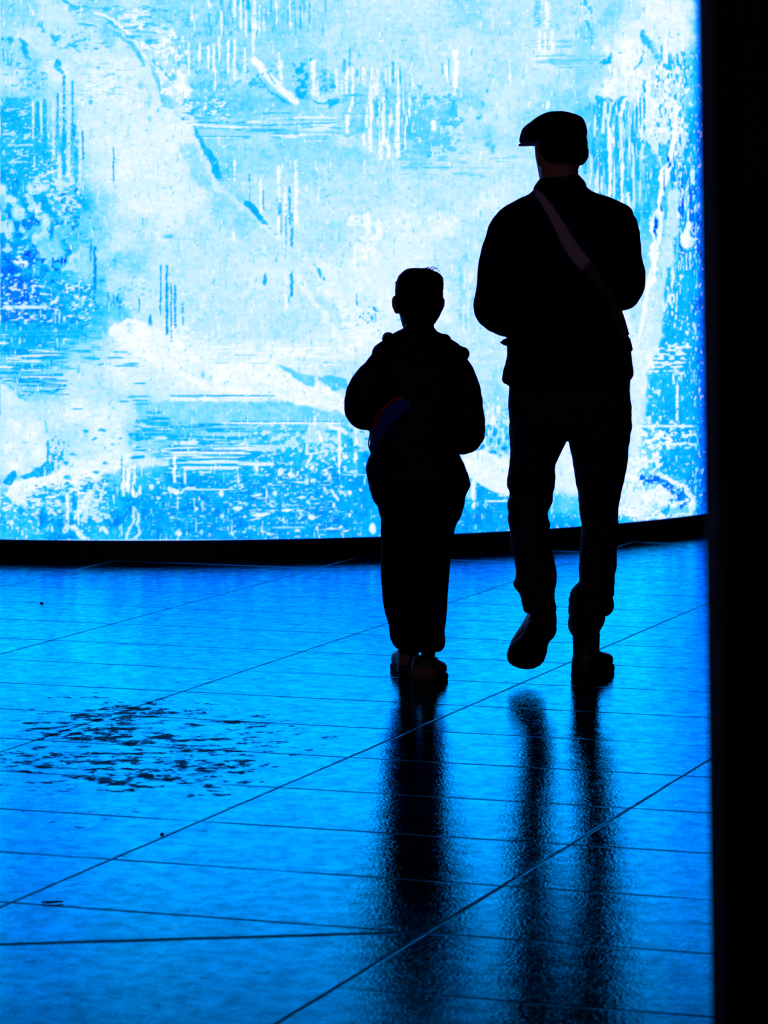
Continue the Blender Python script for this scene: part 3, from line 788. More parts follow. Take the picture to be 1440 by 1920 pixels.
def screen():
    root = empty('video_screen', (SX, SY, 0), 'huge curved video screen glowing with an icy pale blue and white picture', 'screen')
    img = make_canvas()
    # angles: fine where the front of the cylinder is seen, coarse behind
    th = np.concatenate([np.radians(np.arange(-110, -24, .5)), np.radians(np.linspace(-24, 56, 1100)), np.radians(np.arange(56.5, 110, .5))])
    zz = np.concatenate([np.linspace(SZ0, 2.5, 760), np.linspace(2.506, SZ1, 30)])
    T, Z = np.meshgrid(th, zz)
    X = SX + SR * np.sin(T); Y = SY - SR * np.cos(T)
    # picture coordinates on the panel
    cp, sp = math.cos(PITCH), math.sin(PITCH)
    zr = Z - EYE
    dd = Y * cp - zr * sp
    px = 720 + F_PX * X / dd
    py = 960 - F_PX * (Y * sp + zr * cp) / dd
    px = np.where(T > math.radians(56), 1300 - (px - 1300), px)
    px = np.where(px < 0, (px + 1240 * 4) % 1240, px); py = np.abs(py)
    px = np.where(px > 1330, 2660 - px, px)
    px = np.clip(px, 0, CW - 2); py = np.clip(py, 0, CH - 2)
    xi, yi = px.astype(int), py.astype(int)
    fx, fy = (px - xi)[..., None], (py - yi)[..., None]
    col = (img[yi, xi] * (1 - fx) + img[yi, xi + 1] * fx) * (1 - fy) + (img[yi + 1, xi] * (1 - fx) + img[yi + 1, xi + 1] * fx) * fy
    h_, w_ = T.shape
    co = np.stack([X - SX, Y - SY, Z], -1).reshape(-1, 3)
    me = bpy.data.meshes.new('display_panel')
    idx = np.arange(h_ * w_).reshape(h_, w_)
    q = np.stack([idx[:-1, :-1], idx[:-1, 1:], idx[1:, 1:], idx[1:, :-1]], -1).reshape(-1, 4)
    me.vertices.add(len(co)); me.vertices.foreach_set('co', co.ravel())
    me.loops.add(q.size); me.loops.foreach_set('vertex_index', q.ravel())
    me.polygons.add(len(q)); me.polygons.foreach_set('loop_start', np.arange(len(q)) * 4)
    me.update(calc_edges=True)
    ca = me.color_attributes.new('picture', 'FLOAT_COLOR', 'POINT')
    rgba = np.ones((h_ * w_, 4)); rgba[:, :3] = col.reshape(-1, 3)
    ca.data.foreach_set('color', rgba.ravel())
    m = bpy.data.materials.new('video_picture')
    m.use_nodes = True
    nt = m.node_tree
    nt.nodes.remove(nt.nodes['Principled BSDF'])
    at_ = nt.nodes.new('ShaderNodeAttribute'); at_.attribute_name = 'picture'
    sp_ = nt.nodes.new('ShaderNodeSeparateColor')
    nt.links.new(at_.outputs['Color'], sp_.inputs[0])
    # blue boosted past clipping in the brightest picture areas, to brighten the floor reflection
    gp = nt.nodes.new('ShaderNodeMapRange')
    gp.inputs['From Min'].default_value = 0.45; gp.inputs['From Max'].default_value = 1.0
    gp.inputs['To Min'].default_value = 1.0; gp.inputs['To Max'].default_value = SCR['blue']
    nt.links.new(sp_.outputs[2], gp.inputs['Value'])
    mb = nt.nodes.new('ShaderNodeMath'); mb.operation = 'MULTIPLY'
    nt.links.new(sp_.outputs[2], mb.inputs[0]); nt.links.new(gp.outputs[0], mb.inputs[1])
    cc = nt.nodes.new('ShaderNodeCombineColor')
    nt.links.new(sp_.outputs[0], cc.inputs[0]); nt.links.new(sp_.outputs[1], cc.inputs[1]); nt.links.new(mb.outputs[0], cc.inputs[2])
    em = nt.nodes.new('ShaderNodeEmission')
    em.inputs['Strength'].default_value = SCR['power']
    nt.links.new(cc.outputs[0], em.inputs['Color'])
    nt.links.new(em.outputs[0], nt.nodes['Material Output'].inputs['Surface'])
    m.cycles.emission_sampling = 'NONE'
    me.materials.append(m)
    o = bpy.data.objects.new('display_panel', me)
    C.objects.link(o); o.parent = root
    mm, nt, b = new_mat('gloss_black_metal')
    b.inputs['Base Color'].default_value = (0.004, 0.004, 0.006, 1)
    b.inputs['Roughness'].default_value = 0.5
    b.inputs['Specular IOR Level'].default_value = 0.15
    def ring(name, r0, r1, z0, z1, mat):
        bm = bmesh.new()
        prof = [(r0, z0), (r1, z0), (r1, z1), (r0, z1)]
        n = 160
        ls = []
        for k in range(n):
            a = 2 * math.pi * k / n
            ls.append([bm.verts.new((SX + r * math.sin(a), SY - r * math.cos(a), z)) for r, z in prof])
        for k in range(n):
            A, B = ls[k], ls[(k + 1) % n]
            for j in range(4):
                bm.faces.new((A[j], B[j], B[(j + 1) % 4], A[(j + 1) % 4]))
        return obj(name, bm, mat, root, root, False)
    ring('base_plinth', SR - 0.3, SR + 0.004, 0.0, SZ0 - 0.012, mm)
    m2, nt, b = new_mat('polished_trim')
    b.inputs['Base Color'].default_value = (0.02, 0.05, 0.15, 1)
    b.inputs['Roughness'].default_value = 0.25
    b.inputs['Metallic'].default_value = 0.6
    ring('bottom_trim', SR - 0.02, SR + 0.014, SZ0 - 0.011, SZ0 + 0.001, m2)
    ring('top_rim', SR - 0.05, SR + 0.02, SZ1, SZ1 + 0.08, mm)
    return root

SCR = dict(blue=2.6, power=1.03)
screen()

# ------------------------------------------------------------------ materials of clothes and skin
M_SKIN = cloth('skin', (0.24, 0.13, 0.10), 0.6, 300, 0.1, spec=0.15)
M_JACKET = cloth('dark_wool_jacket', (0.005, 0.008, 0.026), 0.95, 260, 0.3, spec=0.05)  # slight blue in the colour stands in for haze over the dark figures
M_JEANS = cloth('dark_denim', (0.008, 0.012, 0.028), 0.9, 400, 0.3, spec=0.1)
M_CAP = cloth('dark_tweed', (0.007, 0.007, 0.012), 0.95, 180, 0.4, spec=0.05)
M_BOOT = cloth('black_leather', (0.006, 0.006, 0.008), 0.55, 90, 0.2, spec=0.3)
M_SOLE = cloth('black_rubber', (0.008, 0.008, 0.010), 0.7, 60, 0.2, spec=0.2)
M_STRAP = cloth('tan_canvas_webbing', (0.26, 0.22, 0.32), 0.9, 500, 0.3)
M_PUFF = cloth('black_padded_nylon', (0.005, 0.007, 0.024), 0.75, 120, 0.2, spec=0.1)  # black nylon tinted blue in place of a hazy veil
M_TROUS = cloth('black_jersey', (0.004, 0.006, 0.022), 0.95, 200, 0.2, spec=0.05)  # blue mixed into the black imitates the same faint haze
M_HAIR = cloth('dark_brown_hair', (0.010, 0.008, 0.008), 0.8, 500, 0.6, spec=0.1)
M_BLUE = cloth('blue_nylon', (0.010, 0.03, 0.30), 0.6, 150, 0.2)
M_RED = cloth('red_piping', (0.28, 0.012, 0.03), 0.7, 150, 0.2)
M_TANSOLE = cloth('tan_rubber', (0.12, 0.07, 0.055), 0.8, 120, 0.2)
M_EYE = cloth('eye_white', (0.6, 0.6, 0.6), 0.3, 20, 0.0)
M_BAG = cloth('dark_canvas_bag', (0.05, 0.045, 0.045), 0.9, 250, 0.3)

def rows_ring(rows, Y, k=4, e=2.3):
    """rows: (py, x_left, x_right, half depth, forward offset) -> rings"""
    out = []
    for py, xl, xr, dp, dy in smooth_pts(rows, k):
        c = at((xl + xr) / 2, py, Y + dy)
        wd = (xr - xl) / 2 * mpp(Y + dy)
        out.append((c, Vector((wd, 0, 0)), Vector((0, dp, 0)), e))
    return out

def limb(bm, rows, Y, scale=1.0, n=20, e=2.1):
    """rows: (px, py, dY, radius in px) tube, radius scaled"""
    P, R = [], []
    for px, py, dy, r in smooth_pts(rows, 4):
        P.append(at(px, py, Y + dy)); R.append(r * mpp(Y + dy) * scale)
    tube(bm, P, R, n, 1.0, e)

def rot_head(psi):
    return Matrix.Rotation(psi, 3, 'Z')

def add_head(bm, top, size, psi, tilt=0.0, wid=0.076, dep=0.098):
    """head with crown at point top (centre of skull above), height size, facing +Y turned by psi (left positive)"""
    R = rot_head(psi) @ Matrix.Rotation(-tilt, 3, 'X')
    s = size / 0.235
    def P(x, f, z):
        return top + R @ (Vector((x, f, z)) * s)
    ux, uf = R @ Vector((1, 0, 0)), R @ Vector((0, 1, 0))
    prof = [(-.003, .022, .030, -.01), (-.012, .045, .060, -.008), (-.03, .062, .082, -.004), (-.055, .072, .093, 0), (-.085, .0765, .097, .001), (-.115, .076, .095, .002),
            (-.14, .072, .090, .004), (-.16, .066, .080, .012), (-.18, .060, .068, .024), (-.20, .053, .052, .038), (-.218, .043, .036, .050), (-.232, .028, .020, .058)]
    rings = [(P(0, fo, z), ux * (wd * s * wid / .0765), uf * (d * s * dep / .097), 2.15) for z, wd, d, fo in prof]
    loft(bm, rings, 32)
    # brow, nose, lips, chin, cheeks
    tube(bm, [P(-.035, .086, -.098), P(0, .092, -.100), P(.035, .086, -.098)], [.008 * s, .009 * s, .008 * s], 12)
    tube(bm, [P(0, .092, -.112), P(0, .103, -.130), P(0, .113, -.148), P(0, .103, -.156)], [.007 * s, .008 * s, .011 * s, .010 * s], 12)
    for sx in (-1, 1):
        tube(bm, [P(sx * .008, .100, -.153), P(sx * .013, .094, -.154)], [.007 * s, .006 * s], 10)
        tube(bm, [P(sx * .045, .062, -.130), P(sx * .030, .080, -.142)], [.014 * s, .012 * s], 12)
        # ear: shell with rim and lobe
        ec = P(sx * .078, -.008, -.122)
        tube(bm, [P(sx * .074, .004, -.100), P(sx * .085, -.010, -.094), P(sx * .091, -.022, -.106), P(sx * .090, -.022, -.126), P(sx * .082, -.012, -.144), P(sx * .076, .000, -.150)],
             [.0065 * s, .0068 * s, .0068 * s, .0066 * s, .0068 * s, .0075 * s], 10)
        tube(bm, [P(sx * .070, .004, -.106), P(sx * .080, -.010, -.118), P(sx * .072, .002, -.142)], [.009 * s, .009 * s, .008 * s], 10)
    tube(bm, [P(-.022, .090, -.176), P(0, .097, -.174), P(.022, .090, -.176)], [.004 * s, .0055 * s, .004 * s], 10)
    tube(bm, [P(-.020, .088, -.184), P(0, .095, -.185), P(.020, .088, -.184)], [.004 * s, .006 * s, .004 * s], 10)
    tube(bm, [P(-.014, .082, -.216), P(.014, .082, -.216)], [.014 * s, .014 * s], 12)
    return P, R

def add_hand(bm, wrist, fwd, side, s=1.0, thumb=1):
    """relaxed hand: wrist point, direction of fingers, direction towards the thumb, palm faces side x fwd"""
    f = fwd.normalized(); t = (side - f * side.dot(f)).normalized(); nrm = t.cross(f).normalized() * thumb
    def P(a, b, c):
        return wrist + (f * a + t * b + nrm * c) * s
    rings = []
    for a, wd, th in ((-.02, .026, .019), (.0, .028, .018), (.025, .036, .015), (.05, .041, .014), (.075, .042, .012), (.09, .040, .009)):
        rings.append((P(a, 0, 0), t * wd * s, nrm * th * s, 2.6))
    loft(bm, rings, 20)
    for j, (off, ln) in enumerate(((.031, .068), (.011, .076), (-.010, .070), (-.030, .055))):
        pts, rad = [], []
        ang, p = 0.12, P(.078, off, 0)
        pts.append(p); rad.append(.0088 * s)
        seg = (ln * .45, ln * .32, ln * .25)
        for q, sg in enumerate(seg):
            ang += (0.42, 0.50, 0.35)[q]
            p = p + (f * math.cos(ang) - nrm * math.sin(ang)) * sg * s
            pts.append(p); rad.append((.0083, .0077, .0068)[q] * s)
        tube(bm, pts, rad, 10)
    tube(bm, [P(.012, .026, -.004), P(.035, .047, -.012), P(.058, .056, -.022), P(.078, .054, -.030)], [.0125 * s, .0115 * s, .0098 * s, .0082 * s], 12)

def make_shoe(name, heel, toe_dir, up, Lg, Wd, mat_u, mat_s, parent, root, shaft=0.09, heel_h=0.025, mat_heel=None, lift_toe=0.0):
    """shoe standing on its sole; heel = back end point of the sole at the bottom"""
    f = toe_dir.normalized(); u = (up - f * up.dot(f)).normalized(); s = f.cross(u).normalized()
    def P(a, b, c):
        return heel + f * a * Lg + s * b * Wd + u * c
    # upper
    bm = bmesh.new()
    rings = []
    for a, wd, h in ((0.015, .20, .045), (.04, .32, .065), (.10, .385, .075), (.20, .40, .080), (.33, .40, .078), (.46, .42, .068), (.60, .47, .056), (.72, .49, .050), (.84, .46, .046), (.93, .36, .038), (.985, .18, .026)):
        rings.append((P(a, 0, heel_h * .6 + h / 2), s * wd * Wd, u * (h / 2 + .004), 2.6))
    loft(bm, rings, 24)
    # ankle shaft
    rings = []
    for c, wd, d, a in ((heel_h, .39, .145, .17), (.06, .40, .155, .18), (.09, .39, .165, .20), (heel_h + shaft, .41, .175, .20)):
        rings.append((P(a, 0, c), s * wd * Wd, f * d * Lg, 2.2))
    loft(bm, rings, 24)
    # tongue bulge and laces rows
    tube(bm, [P(.36, 0, heel_h + .075), P(.46, 0, heel_h + .058), P(.56, 0, heel_h + .045)], [.018, .018, .014], 12, .6)
    o = obj(name, bm, mat_u, parent, root)
    fuse(o, .004, 3)
    # sole
    bm = bmesh.new()
    out = [(0.0, .0), (.004, .16), (.03, .30), (.10, .39), (.20, .41), (.34, .38), (.46, .40), (.60, .48), (.72, .515), (.84, .48), (.93, .37), (.98, .20), (1.0, 0)]
    prof = out + [(a, -b) for a, b in out[-2:0:-1]]
    def lift(a):
        return lift_toe * max(0, a - .65) ** 2 * 4
    lo_ = [bm.verts.new(P(a, b, (0.0 if a < .30 or a > .42 else .006) + lift(a))) for a, b in prof]
    mi_ = [bm.verts.new(P(a * 1.01 - .005, b * 1.05, heel_h * .55 + lift(a))) for a, b in prof]
    hi_ = [bm.verts.new(P(a, b, heel_h + lift(a))) for a, b in prof]
    n = len(prof)
    for A, B in ((lo_, mi_), (mi_, hi_)):
        for k in range(n):
            bm.faces.new((A[k], A[(k + 1) % n], B[(k + 1) % n], B[k]))
    bm.faces.new(lo_[::-1]); bm.faces.new(hi_)
    obj('sole', bm, mat_s, o, root, False)
    # heel counter
    bm = bmesh.new()
    rings = []
    for c, k in ((heel_h * .9, 1.04), (.035, 1.06), (.05, 1.05), (.062, 1.0)):
        rings.append((P(.155, 0, c), s * .385 * Wd * k, f * .155 * Lg * k, 2.3))
    loft(bm, rings, 24)
    obj('heel_counter', bm, mat_heel or mat_u, o, root)
    # laces
    bm = bmesh.new()
    for i in range(4):
        a = .38 + i * .055
        z = heel_h + .075 - i * .011 + .012
        tube(bm, [P(a, -.2, z - .01), P(a + .01, 0, z), P(a, .2, z - .01)], [.0025] * 3, 8)
    obj('laces', bm, mat_s, o, root)
    return o

# ------------------------------------------------------------------ the man
MY = 10.85
man = empty('person', (at(1075, 1277, MY).x, MY, 0), 'tall man in flat cap, dark jacket and turned-up jeans walking away, seen from behind', 'person')

def man_torso_rows(k=1.0, inset=0):
    rows = [(350, 1006, 1099, .060, .0), (357, 1000, 1108, .068, 0), (364, 992, 1126, .076, 0), (371, 977, 1146, .084, 0), (379, 962, 1166, .092, 0), (388, 946, 1180, .100, 0), (402, 932, 1187, .110, 0),
            (430, 928, 1186, .122, 0), (470, 930, 1176, .128, 0), (520, 938, 1168, .126, 0), (575, 946, 1163, .122, 0), (600, 950, 1168, .120, 0), (633, 950, 1179, .120, 0), (664, 951, 1185, .122, 0),
            (690, 950, 1188, .124, 0), (706, 951, 1188, .124, 0), (716, 953, 1180, .122, 0), (727, 957, 1174, .120, 0)]
    return rows

M_ARM_L = [(972, 412, 0, 32), (956, 430, 0, 38), (944, 470, 0, 41), (937, 515, -.01, 43), (932, 555, -.01, 41), (930, 577, .0, 41), (940, 592, .08, 35), (958, 605, .18, 29), (972, 612, .26, 26)]
M_ARM_R = [(1148, 404, 0, 30), (1156, 425, 0, 37), (1160, 455, 0, 41), (1164, 490, -.01, 41), (1168, 520, -.01, 43), (1166, 539, .0, 41), (1160, 548, .08, 34), (1140, 555, .18, 29), (1122, 560, .26, 26)]
# legs: (py, outer left, outer right, half depth, dY)
M_LEG_L = [(790, 954, 1067, .110, .0), (821, 955, 1064, .105, .0), (845, 956, 1053, .098, .0), (874, 954, 1042, .090, .0), (896, 951, 1041, .085, .0), (912, 951, 1040, .082, .0), (926, 956, 1036, .080, .0),
           (940, 952, 1037, .080, -.005), (952, 951, 1032, .078, -.01), (961, 953, 1027, .077, -.015), (974, 952, 1028, .076, -.02), (984, 954, 1032, .076, -.03), (1000, 956, 1029, .074, -.04),
           (1020, 958, 1033, .074, -.06), (1036, 961, 1036, .074, -.07), (1062, 967, 1042, .074, -.09), (1081, 967, 1044, .074, -.11), (1094, 962, 1043, .074, -.12), (1104, 966, 1041, .074, -.13), (1113, 974, 1040, .072, -.14),
           (1124, 977, 1040, .070, -.145), (1133, 979, 1039, .068, -.15)]
M_LEG_R = [(790, 1060, 1184, .110, .0), (821, 1065, 1182, .108, .0), (839, 1069, 1179, .102, 0), (874, 1075, 1176, .096, 0), (920, 1082, 1166, .090, .0), (958, 1087, 1160, .086, .01), (990, 1090, 1160, .084, .01), (1023, 1087, 1158, .082, .01),
           (1050, 1086, 1156, .082, .01), (1071, 1085, 1154, .082, .01), (1090, 1085, 1153, .084, .0), (1101, 1075, 1152, .086, .0), (1112, 1069, 1152, .086, .0), (1120, 1067, 1151, .086, .0)]
M_CUFF_R = [(1119, 1068, 1146, .082, 0), (1123, 1066, 1150, .088, 0), (1130, 1067, 1151, .090, 0), (1141, 1066, 1150, .090, 0), (1149, 1065, 1145, .088, 0), (1154, 1067, 1137, .082, 0)]
M_HEM_R = [(1150, 1067, 1134, .076, 0), (1163, 1066, 1134, .078, 0), (1176, 1065, 1128, .076, 0), (1186, 1069, 1124, .070, 0), (1192, 1073, 1122, .066, 0)]

# body
bm = bmesh.new()
sc_ = lambda rows, k: [(r[0], (r[1] + r[2]) / 2 - (r[2] - r[1]) / 2 * k, (r[1] + r[2]) / 2 + (r[2] - r[1]) / 2 * k, r[3] * k, r[4]) for r in rows]
loft(bm, rows_ring(sc_(man_torso_rows()[2:], .90), MY), 32)
loft(bm, rows_ring(sc_([(700, 955, 1184, .118, 0), (760, 955, 1184, .118, 0), (800, 957, 1183, .112, 0), (822, 980, 1160, .09, 0)], .92), MY), 32)
loft(bm, rows_ring(sc_(M_LEG_L, .80), MY), 24)
loft(bm, rows_ring(sc_(M_LEG_R + [(1150, 1075, 1135, .06, 0), (1195, 1080, 1120, .05, 0)], .80), MY), 24)
limb(bm, M_ARM_L, MY, .74); limb(bm, M_ARM_R, MY, .74)
# feet inside the shoes
tube(bm, [at(1012, 1125, MY - .15), at(1012, 1150, MY - .13), at(1004, 1180, MY - .09)], [.030, .024, .014], 14)
tube(bm, [at(1098, 1185, MY + .01), at(1098, 1235, MY + .02), at(1112, 1258, MY + .12)], [.026, .024, .020], 14)
# neck
tube(bm, [at(1052, 372, MY + .01), at(1049, 345, MY + .005), at(1048, 315, MY + .005), at(1047, 290, MY + .01)], [.064, .0615, .0610, .062], 24)
psi = math.radians(22)
mcrown = at(1047, 222, MY + .02)
HP, HR = add_head(bm, mcrown, .226, psi, .10)
add_hand(bm, at(976, 612, MY + .29), Vector((.55, .75, .1)), Vector((.1, 0, 1)), 1.0, 1)
add_hand(bm, at(1116, 562, MY + .29), Vector((-.6, .7, .05)), Vector((0, 0, 1)), 1.0, -1)
mb = obj('body', bm, M_SKIN, man, man)
fuse(mb, .0045, 2)
for sx in (-1, 1):
    bm = bmesh.new()
    bmesh.ops.create_uvsphere(bm, u_segments=16, v_segments=10, radius=.0118, matrix=Matrix.Translation(HP(sx * .031, .080, -.113)))
    obj('eye', bm, M_EYE, man, man)

# short hair below the cap
bm = bmesh.new()
ux, uf = HR @ Vector((1, 0, 0)), HR @ Vector((0, 1, 0))
rr = [(-.02, .060, .075, -.014), (-.05, .075, .090, -.014), (-.085, .0795, .093, -.014), (-.110, .079, .088, -.018), (-.132, .070, .074, -.032), (-.150, .058, .058, -.046)]
loft(bm, [(HP(0, fo, z), ux * a, uf * b, 2.2) for z, a, b, fo in rr], 32)
obj('hair', bm, M_HAIR, man, man)

# flat cap built along the facing direction
bm = bmesh.new()
rings = []
fdir = Vector((-math.sin(psi), math.cos(psi), 0)); sdir = Vector((math.cos(psi), math.sin(psi), 0))
hc = at(1047, 240, MY + .02)
for py, xl, xr, b_, tl in smooth_pts([(208, 1034, 1056, .02, 0), (211, 1024, 1071, .045, 0), (216, 1013, 1085, .07, 0), (222, 1004, 1092, .083, 0), (230, 994, 1096, .092, 0), (240, 984, 1098, .096, .0), (250, 979, 1099, .097, 0),
                                      (258, 977, 1099, .096, 0), (264, 979, 1096, .090, .0), (267, 983, 1092, .086, .0)], 3):
    m_ = mpp(MY + .02)
    k_ = (xr - xl) / 2 * m_ / .106
    cx = ((xl + xr) / 2 - 1047) * m_
    c = Vector((hc.x + cx, hc.y + .03 - .0 * k_, at(1047, py, MY + .02).z))
    rings.append((c, sdir * .100 * k_, fdir * .135 * k_ + Vector((0, 0, -.010 if py > 245 else 0)), 2.2))
loft(bm, rings, 36)
cap = obj('flat_cap', bm, M_CAP, man, man)
fuse(cap, .004, 2, (.003, 22, 30))
bm = bmesh.new()
vis = []
for i in range(15):
    a = math.radians(-62 + i * 124 / 14)
    rin, rout = .095, .150
    for r, dz in ((rin, 0), (rout, -.012)):
        k = (math.cos(a))
        p = HP(0, 0, 0); base = Vector((mcrown.x - .006, mcrown.y + .03, at(984, 264, MY).z))
        q = base + fdir * (r * k * (1.10 if r > .1 else 1) + (.0)) + sdir * math.sin(a) * (.108 if r > .1 else .092)
        q.z += dz * k + .006 - .010 * abs(math.sin(a))
        vis.append(q)
vt = [bm.verts.new(q) for q in vis]; vb = [bm.verts.new(q - Vector((0, 0, .005))) for q in vis]
for i in range(14):
    a = 2 * i
    bm.faces.new((vt[a], vt[a + 1], vt[a + 3], vt[a + 2])); bm.faces.new((vb[a + 2], vb[a + 3], vb[a + 1], vb[a]))
    bm.faces.new((vt[a + 1], vb[a + 1], vb[a + 3], vt[a + 3])); bm.faces.new((vt[a], vt[a + 2], vb[a + 2], vb[a]))
bm.faces.new((vt[0], vb[0], vb[1], vt[1])); bm.faces.new((vt[28], vt[29], vb[29], vb[28]))
obj('visor', bm, M_CAP, cap, man)

# jacket
bm = bmesh.new()
loft(bm, rows_ring(man_torso_rows(), MY), 40)
limb(bm, M_ARM_L, MY); limb(bm, M_ARM_R, MY)
# pocket corner pushing out at left and hem corner at right
tube(bm, [at(962, 660, MY), at(957, 690, MY), at(951, 712, MY)], [.018, .022, .016], 12)
tube(bm, [at(1176, 670, MY), at(1179, 700, MY)], [.016, .018], 12)
tube(bm, [at(1187, 412, MY), at(1190, 436, MY), at(1193, 462, MY), at(1191, 480, MY)], [.012, .018, .012, .010], 12)
tube(bm, [at(910, 560, MY), at(907, 580, MY)], [.028, .026], 12)
jk = obj('jacket', bm, M_JACKET, man, man)
fuse(jk, .006, 3, (.006, 9, 13))
# standing collar
bm = bmesh.new()
col_rows = [(364, 1000, 1102, .074, .0), (352, 1001, 1100, .070, 0), (343, 1006, 1098, .067, .002), (334, 1014, 1090, .064, .006), (327, 1022, 1084, .060, .01), (324, 1030, 1078, .052, .012)]
loft(bm, rows_ring(col_rows, MY), 32)
cl = obj('collar', bm, M_JACKET, jk, man)
fuse(cl, .004, 3, (.003, 20, 20))
# sleeve cuffs
for nm, p0, p1, r in (('cuff', at(966, 612, MY + .24), at(976, 616, MY + .29), .047), ('cuff', at(1126, 560, MY + .24), at(1114, 563, MY + .29), .047)):
    bm = bmesh.new(); tube(bm, [p0, p1], [r, r * .98], 20)
    obj(nm, bm, M_JACKET, jk, man)
# loose flap of the jacket poking out under the elbow
bm = bmesh.new()
pts = [at(962, 630, MY + .02), at(944, 637, MY), at(938, 643, MY), (at(944, 647, MY)), at(955, 650, MY), at(964, 645, MY + .02)]
fr = [bm.verts.new(p) for p in pts]; bk = [bm.verts.new(p + Vector((0, .03, 0))) for p in pts]
bm.faces.new(fr); bm.faces.new(bk[::-1])
for i in range(6):
    bm.faces.new((fr[i], fr[(i + 1) % 6], bk[(i + 1) % 6], bk[i]))
obj('pocket_flap', bm, M_JACKET, jk, man, False)

# jeans
bm = bmesh.new()
loft(bm, rows_ring([(695, 960, 1176, .112, 0), (720, 957, 1179, .114, 0), (745, 954, 1182, .118, 0), (765, 953, 1184, .122, 0), (790, 955, 1184, .120, 0), (808, 956, 1183, .112, 0), (818, 975, 1165, .100, 0)], MY), 40)
loft(bm, rows_ring(M_LEG_L, MY, 3, 2.15), 28)
loft(bm, rows_ring(M_LEG_R, MY, 3, 2.15), 28)
loft(bm, rows_ring(M_HEM_R, MY, 3, 2.15), 28)
je = obj('jeans', bm, M_JEANS, man, man)
fuse(je, .0055, 2, (.004, 12, 24))
bm = bmesh.new()
loft(bm, rows_ring(M_CUFF_R, MY, 3, 2.2), 28)
cf = obj('turned_up_cuff', bm, M_JEANS, je, man)
fuse(cf, .004, 2, (.004, 18, 30))
bm = bmesh.new()
loft(bm, rows_ring([(1122, 977, 1041, .066, -.145), (1128, 977, 1042, .069, -.148), (1136, 979, 1042, .069, -.152), (1143, 980, 1041, .066, -.155), (1148, 984, 1038, .058, -.157)], MY, 3, 2.2), 28)
cf = obj('turned_up_cuff', bm, M_JEANS, je, man)
fuse(cf, .004, 2, (.004, 18, 30))

# shoes
hl_ = at(1030, 1186, MY - .20); tt = at(974, 1252, MY - .02)
make_shoe('boot', at(1022, 1172, MY - .205), at(972, 1257, MY - .005) - at(1022, 1172, MY - .205), Vector((.05, .75, .62)), .262, .115, M_BOOT, M_SOLE, man, man, .08)
ph = at(1096, 1275, MY + .0); ph.z = 0.0
make_shoe('boot', Vector((at(1090, 1275, MY).x, MY - .035, 0.0)), Vector((.28, .95, 0)), Vector((0, 0, 1)), .285, .108, M_BOOT, M_SOLE, man, man, .125)

# ------------------------------------------------------------------ straps laid over the back
def bvh_of(o, root):
    me = o.data
    return BVHTree.FromPolygons([v.co + root.location for v in me.vertices], [tuple(p.vertices) for p in me.polygons])

def ribbon(bvh, pts, widths, side_sign=1, off=.006, th=.004):
    """closed flat band on the back surface; pts photo positions (px,py)"""
    bm = bmesh.new()
    rows_ = []
    for i, (px, py) in enumerate(pts):
        a = pts[max(i - 1, 0)]; b = pts[min(i + 1, len(pts) - 1)]
        tx, ty = b[0] - a[0], b[1] - a[1]
        ln = math.hypot(tx, ty); nx, ny = -ty / ln, tx / ln
        r = []
        for k in (-1, -.33, .33, 1):
            q = at(px + nx * widths[i] / 2 * k, py + ny * widths[i] / 2 * k, 10.3)
            d = (q - Vector((0, 0, EYE))).normalized()
            hit = bvh.ray_cast(Vector((0, 0, EYE)), d)
            r.append((hit[0], d))
        rows_.append(r)
    # depth fill for misses
    out = []
    last = None
    for r in rows_:
        hs = [h[0] for h in r if h[0] is not None]
        if not hs:
            continue
        ym = sum(h.y for h in hs) / len(hs)
        line_ = []
        for h, d in r:
            p = h if h is not None else Vector((0, 0, EYE)) + d * (ym / d.y)
            line_.append(p - d * off)
        out.append(line_)
    # smooth depth along the strap
    for _ in range(3):
        for i in range(1, len(out) - 1):
            for k in range(4):
                y = (out[i - 1][k].y + out[i + 1][k].y) / 2
                if y < out[i][k].y:
                    out[i][k].y = .5 * y + .5 * out[i][k].y
    T = [[bm.verts.new(p) for p in l] for l in out]
    B = [[bm.verts.new(p + Vector((0, th, 0))) for p in l] for l in out]
    for i in range(len(T) - 1):
        for k in range(3):
            bm.faces.new((T[i][k], T[i][k + 1], T[i + 1][k + 1], T[i + 1][k]))
            bm.faces.new((B[i][k + 1], B[i][k], B[i + 1][k], B[i + 1][k + 1]))
        for k in (0, 3):
            bm.faces.new((T[i][k], T[i + 1][k], B[i + 1][k], B[i][k]))
    for i in (0, -1):
        for k in range(3):
            bm.faces.new((T[i][k], B[i][k], B[i][k + 1], T[i][k + 1]))
    return bm

bag = empty('shoulder_bag', (at(1120, 700, MY + .2).x, MY + .2, at(1120, 700, MY).z), 'canvas shoulder bag of the man, its pale broad strap running diagonally over his back', 'bag')
pts = smooth_pts([(1006, 361), (1016, 372), (1030, 392), (1048, 422), (1066, 455), (1083, 480), (1100, 500), (1122, 527), (1143, 556), (1160, 590), (1172, 630)], 4)
wds = [13 + 13 * min(1, max(0, (p[1] - 362) / 100)) for p in pts]
wds = [w_ if p[1] < 500 else max(20, w_ - (p[1] - 500) * .12) for w_, p in zip(wds, pts)]
bv = bvh_of(jk, man)
cut = next(i for i, p in enumerate(pts) if p[1] > 497)
o = obj('shoulder_pad', ribbon(bv, pts[:cut + 1], wds[:cut + 1], off=.009, th=.007), M_STRAP, bag, bag)
o['label'] = 'pale broad shoulder pad'
obj('strap', ribbon(bv, pts[cut - 1:], [w_ * .85 for w_ in wds[cut - 1:]]), M_BAG, bag, bag)
bm = bmesh.new()
bc = at(1120, 690, MY + .21)
